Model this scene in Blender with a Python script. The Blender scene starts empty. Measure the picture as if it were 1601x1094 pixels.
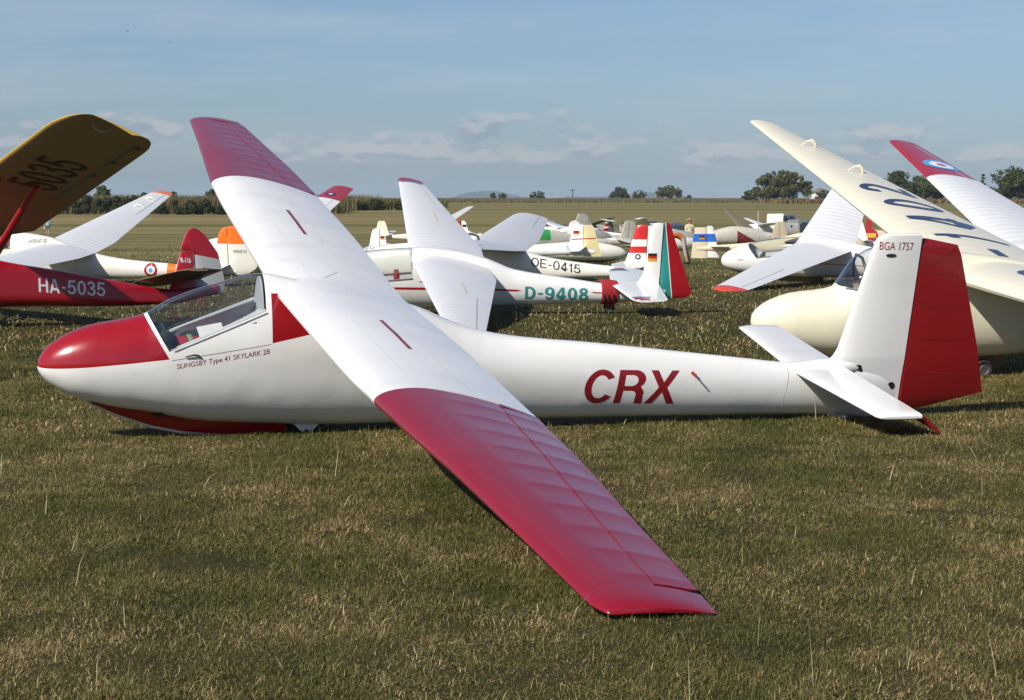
import bpy, bmesh, math, random
import numpy as np
from mathutils import Vector, Matrix, noise as mnoise
from mathutils.bvhtree import BVHTree

# ---------------------------------------------------------------- camera, sky, sun, exposure
scene = bpy.context.scene
COL = scene.collection
CAM_H = 1.70
cam_data = bpy.data.cameras.new("camera")
cam = bpy.data.objects.new("camera", cam_data)
COL.objects.link(cam)
cam_data.sensor_width = 36.0
cam_data.lens = 77.35
cam_data.shift_y = -0.0084
cam_data.clip_start = 0.1
cam_data.clip_end = 60000.0
cam.location = (0.0, 0.0, CAM_H)
cam.rotation_euler = (math.radians(90.0 - 3.734), 0.0, 0.0)
scene.camera = cam

SUN_EL = math.radians(38.0)
SUN_AZ = (-0.67, -0.742)                      # horizontal direction towards the sun
world = bpy.data.worlds.new("World")
scene.world = world
world.use_nodes = True
wn, wl = world.node_tree.nodes, world.node_tree.links
wn.clear()
w_out = wn.new("ShaderNodeOutputWorld")
w_bg = wn.new("ShaderNodeBackground")
w_bg.inputs["Strength"].default_value = 0.077
sky = wn.new("ShaderNodeTexSky")
sky.sky_type = 'NISHITA'
sky.sun_disc = False
sky.sun_elevation = SUN_EL
sky.sun_rotation = math.atan2(SUN_AZ[0], SUN_AZ[1])
sky.altitude = 400.0
sky.air_density = 1.0
sky.dust_density = 0.8
sky.ozone_density = 10.0


def wmath(op, a, b=None, c=None):
    n = wn.new("ShaderNodeMath"); n.operation = op
    for i, v in enumerate((a, b, c)):
        if v is None: continue
        if isinstance(v, (int, float)): n.inputs[i].default_value = v
        else: wl.new(v, n.inputs[i])
    return n.outputs[0]


def wramp(v, a, b):
    n = wn.new("ShaderNodeMapRange"); n.interpolation_type = 'SMOOTHSTEP'
    wl.new(v, n.inputs[0]); n.inputs[1].default_value = a; n.inputs[2].default_value = b
    return n.outputs[0]


tc = wn.new("ShaderNodeTexCoord")
sep = wn.new("ShaderNodeSeparateXYZ"); wl.new(tc.outputs["Generated"], sep.inputs[0])
az = wmath('ARCTAN2', sep.outputs[0], sep.outputs[1])
el = wmath('ARCSINE', sep.outputs[2])


def wnoise(sx, sy, seed, scale, detail, rough=0.55):
    cmb = wn.new("ShaderNodeCombineXYZ")
    wl.new(wmath('MULTIPLY', az, sx), cmb.inputs[0]); wl.new(wmath('MULTIPLY', el, sy), cmb.inputs[1])
    cmb.inputs[2].default_value = seed
    n = wn.new("ShaderNodeTexNoise"); n.inputs["Scale"].default_value = scale
    n.inputs["Detail"].default_value = detail; n.inputs["Roughness"].default_value = rough
    wl.new(cmb.outputs[0], n.inputs["Vector"])
    return n.outputs["Fac"]


CSEED = 15.8
# small cumulus far off, low above the horizon all the way round, and thin veils higher up
# a cloud's noise is sampled twice, the second time a little higher: the difference is its sunlit top / grey base
def cloud_field(shift):
    cmb = wn.new("ShaderNodeCombineXYZ")
    wl.new(wmath('MULTIPLY', az, 27.0), cmb.inputs[0])
    wl.new(wmath('MULTIPLY', wmath('ADD', el, shift), 72.0), cmb.inputs[1]); cmb.inputs[2].default_value = CSEED
    n = wn.new("ShaderNodeTexNoise"); n.inputs["Scale"].default_value = 1.0
    n.inputs["Detail"].default_value = 8.0; n.inputs["Roughness"].default_value = 0.58
    wl.new(cmb.outputs[0], n.inputs["Vector"])
    return n.outputs["Fac"]


D2R = math.pi / 180.0
cf, cf2 = cloud_field(0.0), cloud_field(0.0045)
band = wmath('MULTIPLY', wramp(el, 0.5 * D2R, 1.1 * D2R), wmath('SUBTRACT', 1.0, wramp(el, 1.5 * D2R, 3.4 * D2R)))
c_thr = wmath('ADD', cf, wmath('MULTIPLY', wmath('SUBTRACT', band, 1.0), 0.42))
c_mask = wmath('MULTIPLY', wramp(c_thr, 0.475, 0.575), 0.54)
c_lit = wramp(wmath('SUBTRACT', cf, cf2), -0.05, 0.06)
veil = wmath('MULTIPLY', wramp(wnoise(6.0, 42.0, 2.2, 1.0, 6.0, 0.6), 0.40, 0.74), 0.34)

hsv = wn.new("ShaderNodeHueSaturation")
hsv.inputs["Saturation"].default_value = 0.86
hsv.inputs["Value"].default_value = 1.0
wl.new(sky.outputs[0], hsv.inputs["Color"])


def wmix(f, a, b):
    n = wn.new("ShaderNodeMix"); n.data_type = 'RGBA'
    if isinstance(f, float): n.inputs[0].default_value = f
    else: wl.new(f, n.inputs[0])
    for i, v in ((6, a), (7, b)):
        if isinstance(v, tuple): n.inputs[i].default_value = v + (1.0,)
        else: wl.new(v, n.inputs[i])
    return n.outputs[2]


CLOUD_DARK, CLOUD_LIT, VEIL = (3.1, 3.75, 4.6), (6.0, 6.0, 6.2), (5.6, 6.1, 6.6)
cc = wmix(c_lit, CLOUD_DARK, CLOUD_LIT)
skyc = wmix(veil, hsv.outputs[0], VEIL)
skyc = wmix(c_mask, skyc, cc)
wl.new(skyc, w_bg.inputs["Color"])
wl.new(w_bg.outputs[0], w_out.inputs[0])

sun_data = bpy.data.lights.new("sun", 'SUN')
sun_data.energy = 4.8
sun_data.angle = math.radians(0.53)
sun_data.color = (1.0, 0.94, 0.84)
sun = bpy.data.objects.new("sun", sun_data)
COL.objects.link(sun)
_l = math.hypot(*SUN_AZ)
sdir = Vector((SUN_AZ[0] / _l * math.cos(SUN_EL), SUN_AZ[1] / _l * math.cos(SUN_EL), math.sin(SUN_EL)))
sun.rotation_euler = sdir.to_track_quat('Z', 'Y').to_euler()
sun.location = (-20, -20, 30)

scene.view_settings.view_transform = 'Standard'
scene.view_settings.look = 'None'
scene.view_settings.gamma = 1.0
scene.view_settings.use_curve_mapping = False
scene.view_settings.exposure = 0.25
scene.render.engine = 'CYCLES'
scene.cycles.use_denoising = True
scene.cycles.max_bounces = 6
scene.cycles.transparent_max_bounces = 12
scene.cycles.volume_bounces = 0

random.seed(7)
rng = np.random.default_rng(11)

# ---------------------------------------------------------------- helpers
MATS = {}


def mat_nodes(name):
    m = bpy.data.materials.new(name); m.use_nodes = True
    nt = m.node_tree
    return m, nt.nodes, nt.links, nt.nodes["Principled BSDF"]


def paint(name, rgb, rough=0.28, coat=0.35, mottle=0.05, scale=3.0, bump=0.0, bscale=14.0, metal=0.0, dirt=0.0):
    """weathered aircraft paint: slight mottling, uneven gloss, faint waviness"""
    if name in MATS: return MATS[name]
    m, N, L, b = mat_nodes(name)
    t = N.new("ShaderNodeTexCoord")
    n = N.new("ShaderNodeTexNoise"); n.inputs["Scale"].default_value = scale; n.inputs["Detail"].default_value = 6.0
    L.new(t.outputs["Object"], n.inputs["Vector"])
    mx = N.new("ShaderNodeMix"); mx.data_type = 'RGBA'
    lo = tuple(c * (1 - mottle * 2) for c in rgb) + (1,)
    hi = tuple(min(1.0, c * (1 + mottle)) for c in rgb) + (1,)
    mx.inputs[6].default_value = lo; mx.inputs[7].default_value = hi
    L.new(n.outputs["Fac"], mx.inputs[0])
    last = mx.outputs[2]
    if dirt > 0:
        n2 = N.new("ShaderNodeTexNoise"); n2.inputs["Scale"].default_value = 1.3; n2.inputs["Detail"].default_value = 8.0
        mp = N.new("ShaderNodeMapping"); mp.inputs["Scale"].default_value = (0.5, 3.0, 3.0)
        L.new(t.outputs["Object"], mp.inputs[0]); L.new(mp.outputs[0], n2.inputs["Vector"])
        r = N.new("ShaderNodeMapRange"); r.inputs[1].default_value = 0.52; r.inputs[2].default_value = 0.75
        r.inputs[4].default_value = dirt; L.new(n2.outputs["Fac"], r.inputs[0])
        m2 = N.new("ShaderNodeMix"); m2.data_type = 'RGBA'
        L.new(r.outputs[0], m2.inputs[0]); L.new(last, m2.inputs[6]); m2.inputs[7].default_value = (0.30, 0.26, 0.20, 1)
        last = m2.outputs[2]
    L.new(last, b.inputs["Base Color"])
    rr = N.new("ShaderNodeMapRange"); rr.inputs[3].default_value = rough * 0.75; rr.inputs[4].default_value = rough * 1.3
    L.new(n.outputs["Fac"], rr.inputs[0]); L.new(rr.outputs[0], b.inputs["Roughness"])
    b.inputs["Coat Weight"].default_value = coat; b.inputs["Coat Roughness"].default_value = 0.08
    b.inputs["Metallic"].default_value = metal
    if bump > 0:
        nb = N.new("ShaderNodeTexNoise"); nb.inputs["Scale"].default_value = bscale; nb.inputs["Detail"].default_value = 3.0
        L.new(t.outputs["Object"], nb.inputs["Vector"])
        bp = N.new("ShaderNodeBump"); bp.inputs["Strength"].default_value = bump; bp.inputs["Distance"].default_value = 0.02
        L.new(nb.outputs["Fac"], bp.inputs["Height"]); L.new(bp.outputs[0], b.inputs["Normal"]); L.new(bp.outputs[0], b.inputs["Coat Normal"])
    MATS[name] = m
    return m


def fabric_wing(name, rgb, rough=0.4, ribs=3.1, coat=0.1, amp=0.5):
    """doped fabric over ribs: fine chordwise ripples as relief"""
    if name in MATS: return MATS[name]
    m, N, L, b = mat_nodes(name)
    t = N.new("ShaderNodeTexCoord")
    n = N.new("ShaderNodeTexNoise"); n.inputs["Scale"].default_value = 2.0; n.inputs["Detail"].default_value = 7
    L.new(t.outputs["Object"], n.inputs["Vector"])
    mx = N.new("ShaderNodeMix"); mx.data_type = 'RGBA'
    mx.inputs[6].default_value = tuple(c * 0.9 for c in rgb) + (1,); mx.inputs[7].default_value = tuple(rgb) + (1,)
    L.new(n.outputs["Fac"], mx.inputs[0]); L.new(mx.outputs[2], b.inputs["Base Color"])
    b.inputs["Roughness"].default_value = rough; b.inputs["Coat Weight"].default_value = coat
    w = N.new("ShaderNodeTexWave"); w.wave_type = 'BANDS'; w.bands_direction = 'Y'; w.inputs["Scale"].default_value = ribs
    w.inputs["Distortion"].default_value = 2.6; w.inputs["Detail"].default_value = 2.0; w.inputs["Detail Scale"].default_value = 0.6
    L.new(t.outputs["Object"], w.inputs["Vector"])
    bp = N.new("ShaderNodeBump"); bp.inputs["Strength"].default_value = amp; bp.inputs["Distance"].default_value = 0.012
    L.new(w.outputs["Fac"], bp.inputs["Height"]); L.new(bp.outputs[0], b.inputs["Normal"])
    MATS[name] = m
    return m


def plain(name, rgb, rough=0.6, metal=0.0, spec=0.5):
    if name in MATS: return MATS[name]
    m, N, L, b = mat_nodes(name)
    t = N.new("ShaderNodeTexCoord")
    n = N.new("ShaderNodeTexNoise"); n.inputs["Scale"].default_value = 9.0; n.inputs["Detail"].default_value = 5
    L.new(t.outputs["Object"], n.inputs["Vector"])
    mx = N.new("ShaderNodeMix"); mx.data_type = 'RGBA'
    mx.inputs[6].default_value = tuple(c * 0.8 for c in rgb) + (1,); mx.inputs[7].default_value = tuple(min(1, c * 1.1) for c in rgb) + (1,)
    L.new(n.outputs["Fac"], mx.inputs[0]); L.new(mx.outputs[2], b.inputs["Base Color"])
    b.inputs["Roughness"].default_value = rough; b.inputs["Metallic"].default_value = metal
    b.inputs["Specular IOR Level"].default_value = spec
    MATS[name] = m
    return m


def cloth(name, rgb, wr=1.0):
    """canvas cover with folds in relief"""
    if name in MATS: return MATS[name]
    m, N, L, b = mat_nodes(name)
    t = N.new("ShaderNodeTexCoord")
    n = N.new("ShaderNodeTexNoise"); n.inputs["Scale"].default_value = 3.5; n.inputs["Detail"].default_value = 4; n.inputs["Distortion"].default_value = 0.8
    L.new(t.outputs["Object"], n.inputs["Vector"])
    mx = N.new("ShaderNodeMix"); mx.data_type = 'RGBA'
    mx.inputs[6].default_value = tuple(c * 0.85 for c in rgb) + (1,); mx.inputs[7].default_value = tuple(rgb) + (1,)
    L.new(n.outputs["Fac"], mx.inputs[0]); L.new(mx.outputs[2], b.inputs["Base Color"])
    b.inputs["Roughness"].default_value = 0.8
    bp = N.new("ShaderNodeBump"); bp.inputs["Strength"].default_value = 0.6 * wr; bp.inputs["Distance"].default_value = 0.05
    L.new(n.outputs["Fac"], bp.inputs["Height"]); L.new(bp.outputs[0], b.inputs["Normal"])
    MATS[name] = m
    return m


def glass_mat():
    if "perspex" in MATS: return MATS["perspex"]
    m = bpy.data.materials.new("perspex"); m.use_nodes = True
    N, L = m.node_tree.nodes, m.node_tree.links
    N.clear()
    o = N.new("ShaderNodeOutputMaterial"); tr = N.new("ShaderNodeBsdfTransparent"); gl = N.new("ShaderNodeBsdfGlossy")
    tr.inputs[0].default_value = (0.91, 0.93, 0.93, 1); gl.inputs["Roughness"].default_value = 0.03
    fr = N.new("ShaderNodeFresnel"); ge = N.new("ShaderNodeNewGeometry"); io = N.new("ShaderNodeMapRange"); io.inputs[3].default_value = 1.45; io.inputs[4].default_value = 1 / 1.45
    L.new(ge.outputs["Backfacing"], io.inputs[0]); L.new(io.outputs[0], fr.inputs[0])   # thin sheet: the same from inside
    mu = N.new("ShaderNodeMath"); mu.operation = 'MULTIPLY_ADD'; mu.inputs[1].default_value = 2.2; mu.inputs[2].default_value = 0.0
    L.new(fr.outputs[0], mu.inputs[0])
    mx = N.new("ShaderNodeMixShader"); L.new(mu.outputs[0], mx.inputs[0]); L.new(tr.outputs[0], mx.inputs[1]); L.new(gl.outputs[0], mx.inputs[2])
    L.new(mx.outputs[0], o.inputs[0])
    MATS["perspex"] = m
    return m


def tag(o, label=None, cat=None, group=None, kind=None):
    if label: o["label"] = label
    if cat: o["category"] = cat
    if group: o["group"] = group
    if kind: o["kind"] = kind
    return o


def empty(name, loc, rot=(0, 0, 0)):
    e = bpy.data.objects.new(name, None); COL.objects.link(e)
    e.empty_display_size = 0.2
    e.location = loc; e.rotation_euler = rot
    return e


def link_mesh(name, me, mats, parent=None, loc=None, sharp=38.0):
    if not isinstance(mats, (list, tuple)): mats = [mats]
    for m in mats: me.materials.append(m)
    me.update()
    if sharp is not None and len(me.polygons):
        me.shade_smooth()
        me.set_sharp_from_angle(angle=math.radians(sharp))
    o = bpy.data.objects.new(name, me); COL.objects.link(o)
    if parent is not None: o.parent = parent
    if loc is not None: o.location = loc
    return o


def from_bm(name, bm, mats, parent=None, loc=None, sharp=38.0):
    me = bpy.data.meshes.new(name); bm.to_mesh(me); bm.free()
    return link_mesh(name, me, mats, parent, loc, sharp)


def pchip(xs, ys, xq):
    xs = np.asarray(xs, float); ys = np.asarray(ys, float)
    h = np.diff(xs); d = np.diff(ys) / h; m = np.zeros_like(xs)
    for i in range(1, len(xs) - 1):
        if d[i - 1] * d[i] > 0:
            w1, w2 = 2 * h[i] + h[i - 1], h[i] + 2 * h[i - 1]
            m[i] = (w1 + w2) / (w1 / d[i - 1] + w2 / d[i])
    m[0], m[-1] = d[0], d[-1]
    k = np.clip(np.searchsorted(xs, xq) - 1, 0, len(xs) - 2)
    t = (xq - xs[k]) / h[k]
    return ((2 * t**3 - 3 * t**2 + 1) * ys[k] + (t**3 - 2 * t**2 + t) * h[k] * m[k] + (-2 * t**3 + 3 * t**2) * ys[k + 1] + (t**3 - t**2) * h[k] * m[k + 1])


def bm_loft(rings, closed=True, cap=(True, True)):
    bm = bmesh.new()
    vs = [[bm.verts.new(p) for p in r] for r in rings]
    n = len(vs[0])
    for a, b in zip(vs[:-1], vs[1:]):
        for i in range(n if closed else n - 1):
            j = (i + 1) % n
            bm.faces.new((a[i], a[j], b[j], b[i]))
    if cap[0]: bm.faces.new(list(reversed(vs[0])))
    if cap[1]: bm.faces.new(vs[-1])
    bmesh.ops.recalc_face_normals(bm, faces=bm.faces)
    return bm


def fuselage_bm(prof, nx=70, na=32, dense=None):
    """prof rows: x, zbottom, ztop, halfwidth, zwidest, exponent_bottom, exponent_top"""
    P = np.array(prof, float)
    x0, x1 = P[0, 0], P[-1, 0]
    u = np.linspace(0, 1, nx)
    xq = x0 + (x1 - x0) * (u ** 1.35)
    xq = np.unique(np.round(np.concatenate([xq, P[:, 0]]), 4))
    C = [pchip(P[:, 0], P[:, k], xq) for k in range(1, P.shape[1])]
    rings = []
    for i, x in enumerate(xq):
        zb, zt, hw, zs, eb, et = [c[i] for c in C]
        r = []
        for k in range(na):
            a = 2 * math.pi * k / na
            c, s = math.cos(a), math.sin(a)
            e = et if s >= 0 else eb
            y = hw * math.copysign(abs(c) ** (2 / e), c)
            z = zs + (zt - zs if s >= 0 else zs - zb) * math.copysign(abs(s) ** (2 / e), s)
            r.append((x, y, z))
        rings.append(r)
    return bm_loft(rings)


def cut(bm, planes):
    for co, no in planes:
        bmesh.ops.bisect_plane(bm, geom=bm.verts[:] + bm.edges[:] + bm.faces[:], dist=1e-5, plane_co=co, plane_no=no)


def inside(f, planes):
    c = f.calc_center_median()
    return all((c - Vector(co)).dot(Vector(no)) > 0 for co, no in planes)


def line_plane(a, b, side):
    """plane through two (x,z) points and parallel to y; side=+1 keeps what is above/left of a->b direction's normal"""
    d = Vector((b[0] - a[0], 0, b[1] - a[1])).normalized()
    n = Vector((-d.z, 0, d.x)) * side
    return ((a[0], 0, a[1]), tuple(n))


def separate(bm, planes):
    """returns (rest, piece)"""
    piece = bm.copy()
    bmesh.ops.delete(piece, geom=[f for f in piece.faces if not inside(f, planes)], context='FACES')
    bmesh.ops.delete(bm, geom=[f for f in bm.faces if inside(f, planes)], context='FACES')
    return piece


def airfoil(c, t, m):
    yt = 5 * t * (0.2969 * np.sqrt(c) - 0.1260 * c - 0.3516 * c**2 + 0.2843 * c**3 - 0.1036 * c**4)
    p = 0.42
    yc = np.where(c < p, m / p**2 * (2 * p * c - c**2), m / (1 - p)**2 * ((1 - 2 * p) + 2 * p * c - c**2))
    return yc + yt + 0.0009, yc - yt - 0.0009


def surf_bm(stations, up=(0, 0, 1), c0=0.0, c1=1.0, n=14, bulge=None):
    """stations: (LE xyz, TE xyz, thickness ratio, camber[, c0, c1]) lofted along the span"""
    up = np.array(up, float)
    rings = []
    for st in stations:
        le, te = np.array(st[0], float), np.array(st[1], float)
        t, m = st[2], st[3]
        a, b = (st[4], st[5]) if len(st) > 4 else (c0, c1)
        cs = a + (b - a) * (1 - np.cos(np.linspace(0, math.pi, n))) / 2 if a == 0 else np.linspace(a, b, n)
        zu, zl = airfoil(cs, t, m)
        ch = np.linalg.norm(te - le)
        U = [le + (te - le) * c + up * ch * z for c, z in zip(cs, zu)]
        Lw = [le + (te - le) * c + up * ch * z for c, z in zip(cs, zl)]
        if bulge is not None:
            U = [p + up * bulge(c, p) for p, c in zip(U, cs)]
        rings.append([tuple(p) for p in reversed(U)] + [tuple(p) for p in Lw[(1 if a == 0 else 0):]])
    return bm_loft(rings)


def tube_bm(bm, pts, r, n=8, cap=True):
    pts = [Vector(p) for p in pts]
    rs = r if isinstance(r, (list, tuple)) else [r] * len(pts)
    prev = None
    for i, p in enumerate(pts):
        d = (pts[min(i + 1, len(pts) - 1)] - pts[max(i - 1, 0)]).normalized()
        q = d.to_track_quat('Z', 'X')
        ring = [bm.verts.new(p + q @ Vector((math.cos(2 * math.pi * k / n) * rs[i], math.sin(2 * math.pi * k / n) * rs[i], 0))) for k in range(n)]
        if prev:
            for k in range(n):
                bm.faces.new((prev[k], prev[(k + 1) % n], ring[(k + 1) % n], ring[k]))
        elif cap: bm.faces.new(list(reversed(ring)))
        prev = ring
    if cap: bm.faces.new(prev)
    return bm


def box_bm(bm, lo, hi, bev=0.0, M=None):
    r = bmesh.ops.create_cube(bm, size=1.0)
    vs = r["verts"]
    for v in vs:
        v.co = Vector([lo[i] + (hi[i] - lo[i]) * (v.co[i] + 0.5) for i in range(3)])
        if M is not None: v.co = M @ v.co
    if bev > 0:
        es = list({e for v in vs for e in v.link_edges})
        bmesh.ops.bevel(bm, geom=es, offset=bev, segments=2, profile=0.5, affect='EDGES')
    return bm


def wheel_parts(parent, c, R, w, loc=None, axis='Y'):
    """tyre with a hub under it; centre c, axle along y"""
    def lathe(prof, n=24):
        rings = []
        for k in range(n):
            a = 2 * math.pi * k / n
            rings.append([(c[0] + r * math.cos(a), c[1] + y, c[2] + r * math.sin(a)) for r, y in prof])
        rings.append(rings[0])
        bm = bm_loft(rings, closed=True, cap=(False, False))
        bmesh.ops.remove_doubles(bm, verts=bm.verts, dist=1e-6)
        return bm
    ty = [(R * .6, -w * .4), (R * .85, -w * .5), (R * .97, -w * .33), (R, 0), (R * .97, w * .33), (R * .85, w * .5), (R * .6, w * .4)]
    t = from_bm("tyre", lathe(ty), plain("tyre_rubber", (0.02, 0.02, 0.02), 0.75), parent, loc)
    hb = [(R * .08, -w * .34), (R * .35, -w * .36), (R * .45, -w * .25), (R * .6, -w * .4), (R * .6, w * .4), (R * .08, w * .34)]
    from_bm("hub", lathe(hb), plain("hub_metal", (0.10, 0.10, 0.10), 0.55, 0.4), t)
    return t


# bold grotesque capitals and figures drawn as outlines with holes (unit height), for the large registrations
def _arc(cx, cy, rx, ry, a0, a1, n=14):
    return [(cx + rx * math.cos(math.radians(a0 + (a1 - a0) * k / n)), cy + ry * math.sin(math.radians(a0 + (a1 - a0) * k / n))) for k in range(n + 1)]


def glyph(ch, t):
    """(width, [outline, hole, ...]); t is the stroke width"""
    A = _arc
    if ch == "-": return .36, [[(.03, .36), (.33, .36), (.33, .36 + t * .9), (.03, .36 + t * .9)]]
    if ch == "C": return .74, [A(.38, .5, .37, .51, 34, 326, 30) + A(.38, .5, .37 - t, .51 - t, 320, 40, 30)]
    if ch in "0O":
        w = .36 if ch == "O" else .30
        return 2 * w, [A(w, .5, w, .51, 0, 350, 34), A(w, .5, w - t, .51 - t * .9, 0, 350, 34)]
    if ch == "D": return .68, [[(0, 0), (.30, 0)] + A(.30, .5, .37, .5, -90, 90, 20) + [(0, 1)], [(t, t * .9)] + A(.29, .5, .37 - t, .5 - t * .9, -90, 90, 20) + [(t, 1 - t * .9)]]
    if ch == "R": return .70, [[(0, 0), (t, 0), (t, .40), (.33, .40)] + A(.36, .27, .13, .13, 90, 10, 6) + [(.50, 0), (.69, 0), (.665, .28)] + A(.56, .33, .11, .14, -15, 50, 5) + A(.40, .735, .265, .265, -50, 90, 14) + [(0, 1)],
                               [(t, .40 + t * .85), (.38, .40 + t * .85)] + A(.385, .70, .10, .14, -80, 80, 10) + [(.38, 1 - t * .85), (t, 1 - t * .85)]]
    if ch == "X":
        k = t * 1.12
        return .74, [[(0, 0), (k, 0), (.37, .36), (.74 - k, 0), (.74, 0), (.37 + k * .56, .51), (.72, 1), (.72 - k, 1), (.37, .66), (.02 + k, 1), (.02, 1), (.37 - k * .56, .51)]]
    if ch == "H": return .66, [[(0, 0), (t, 0), (t, .43), (.66 - t, .43), (.66 - t, 0), (.66, 0), (.66, 1), (.66 - t, 1), (.66 - t, .43 + t * .9), (t, .43 + t * .9), (t, 1), (0, 1)]]
    if ch == "A": return .72, [[(0, 0), (t, 0), (t + .06, .20), (.66 - t, .20), (.72 - t, 0), (.72, 0), (.36 + t * .6, 1), (.36 - t * .6, 1)], [(t + .11, .36), (.61 - t, .36), (.36, .80)]]
    if ch == "E": return .60, [[(0, 0), (.58, 0), (.58, t * .9), (t, t * .9), (t, .43), (.54, .43), (.54, .43 + t * .9), (t, .43 + t * .9), (t, 1 - t * .9), (.58, 1 - t * .9), (.58, 1), (0, 1)]]
    if ch == "1": return .34, [[(.15, 0), (.15 + t, 0), (.15 + t, 1), (.17, 1)] + [(.14, .88), (0, .83), (0, .70), (.15, .72)]]
    if ch == "4": return .62, [[(.34, 0), (.34 + t, 0), (.34 + t, .22), (.61, .22), (.61, .22 + t * .85), (.34 + t, .22 + t * .85), (.34 + t, 1), (.32, 1), (0, .22 + t * .95), (0, .22)], [(.14, .22 + t * .85), (.34, .22 + t * .85), (.34, .74)]]
    if ch == "2": return .58, [[(0, 0), (.57, 0), (.57, t * .9), (.24, t * .9), (.45, .40)] + A(.29, .70, .28, .31, -28, 178, 18) + A(.29, .70, .28 - t, .31 - t * .9, 178, -22, 18) + [(.0, .14)]]
    if ch == "5": return .60, [A(.28, .33, .31, .34, 195, 485, 26) + [(.185, .60), (.22, 1 - t * .9), (.56, 1 - t * .9), (.56, 1), (.09, 1), (.01, .42), (.01 + t * .9, .42)] + A(.28, .33, .31 - t, .34 - t * .9, 490, 195, 22)]
    if ch == "3":
        return .60, [A(.29, .28, .30, .29, 190, 418, 20) + A(.29, .745, .27, .265, -52, 170, 20) + A(.29, .745, .27 - t, .265 - t * .85, 170, -85, 14) + [(.22, .60), (.22, .46)] + A(.29, .28, .30 - t, .29 - t * .85, 82 + 0, -170, 16)]
    if ch in "96":
        o = [A(.30, .66, .30, .35, 0, 180, 18) + A(.30, .62, .30, .30, 180, 300, 12) + [(.595 - t, .40)] + A(.28, .30, .315 - t, .30 - t * .85, -5, -165, 12) + A(.28, .30, .28, .31, 195, 330, 12) + [(.60, .34)], A(.30, .66, .30 - t, .35 - t * .85, 0, 180, 14) + A(.30, .62, .30 - t, .30 - t * .9, 180, 360, 14)[:-1]]
        return .60, o
    if ch == "8":
        return .60, [A(.30, .275, .30, .285, 128, 412, 26) + A(.30, .755, .27, .255, -48, 228, 26), A(.30, .275, .30 - t, .285 - t * .85, 0, 345, 22), A(.30, .755, .27 - t, .255 - t * .85, 0, 345, 22)]
    return .5, []


def big_text(body, t=.19, gap=.10, shear=0.0):
    from mathutils.geometry import tessellate_polygon
    V, F, x = [], [], 0.0
    for ch in body:
        w, loops = glyph(ch, t)
        flat = [p for lp in loops for p in lp]
        b = len(V)
        if loops:
            for tri in tessellate_polygon([[Vector((p[0], p[1], 0)) for p in lp] for lp in loops]): F.append(tuple(b + i for i in tri))
        V += [(x + p[0] + shear * p[1], p[1], 0) for p in flat]
        x += w + gap
    return np.array(V, float), F


def text_polys(body, size, bold=0.0, shear=0.0, space=1.0):
    cu = bpy.data.curves.new("txt", 'FONT')
    cu.body = body; cu.size = size; cu.offset = bold; cu.shear = shear; cu.space_character = space
    cu.resolution_u = 4; cu.fill_mode = 'FRONT'
    o = bpy.data.objects.new("txt", cu); COL.objects.link(o)
    dg = bpy.context.evaluated_depsgraph_get()
    me = o.evaluated_get(dg).to_mesh()
    V = np.array([v.co[:] for v in me.vertices]).reshape(-1, 3)
    F = [tuple(p.vertices) for p in me.polygons]
    o.evaluated_get(dg).to_mesh_clear()
    bpy.data.objects.remove(o); bpy.data.curves.remove(cu)
    return V, F


def rect_polys(w, h):
    return np.array([(0, 0, 0), (w, 0, 0), (w, h, 0), (0, h, 0)], float), [(0, 1, 2, 3)]


def ring_polys(r0, r1, n=40):
    V, F = [], []
    if r0 <= 0:
        V = [(0, 0, 0)] + [(r1 * math.cos(2 * math.pi * k / n), r1 * math.sin(2 * math.pi * k / n), 0) for k in range(n)]
        F = [(0, 1 + k, 1 + (k + 1) % n) for k in range(n)]
    else:
        for r in (r0, r1):
            V += [(r * math.cos(2 * math.pi * k / n), r * math.sin(2 * math.pi * k / n), 0) for k in range(n)]
        F = [(k, n + k, n + (k + 1) % n, (k + 1) % n) for k in range(n)]
    return np.array(V, float), F


def poly_polys(pts):
    return np.array([(p[0], p[1], 0) for p in pts], float), [tuple(range(len(pts)))]


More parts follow.
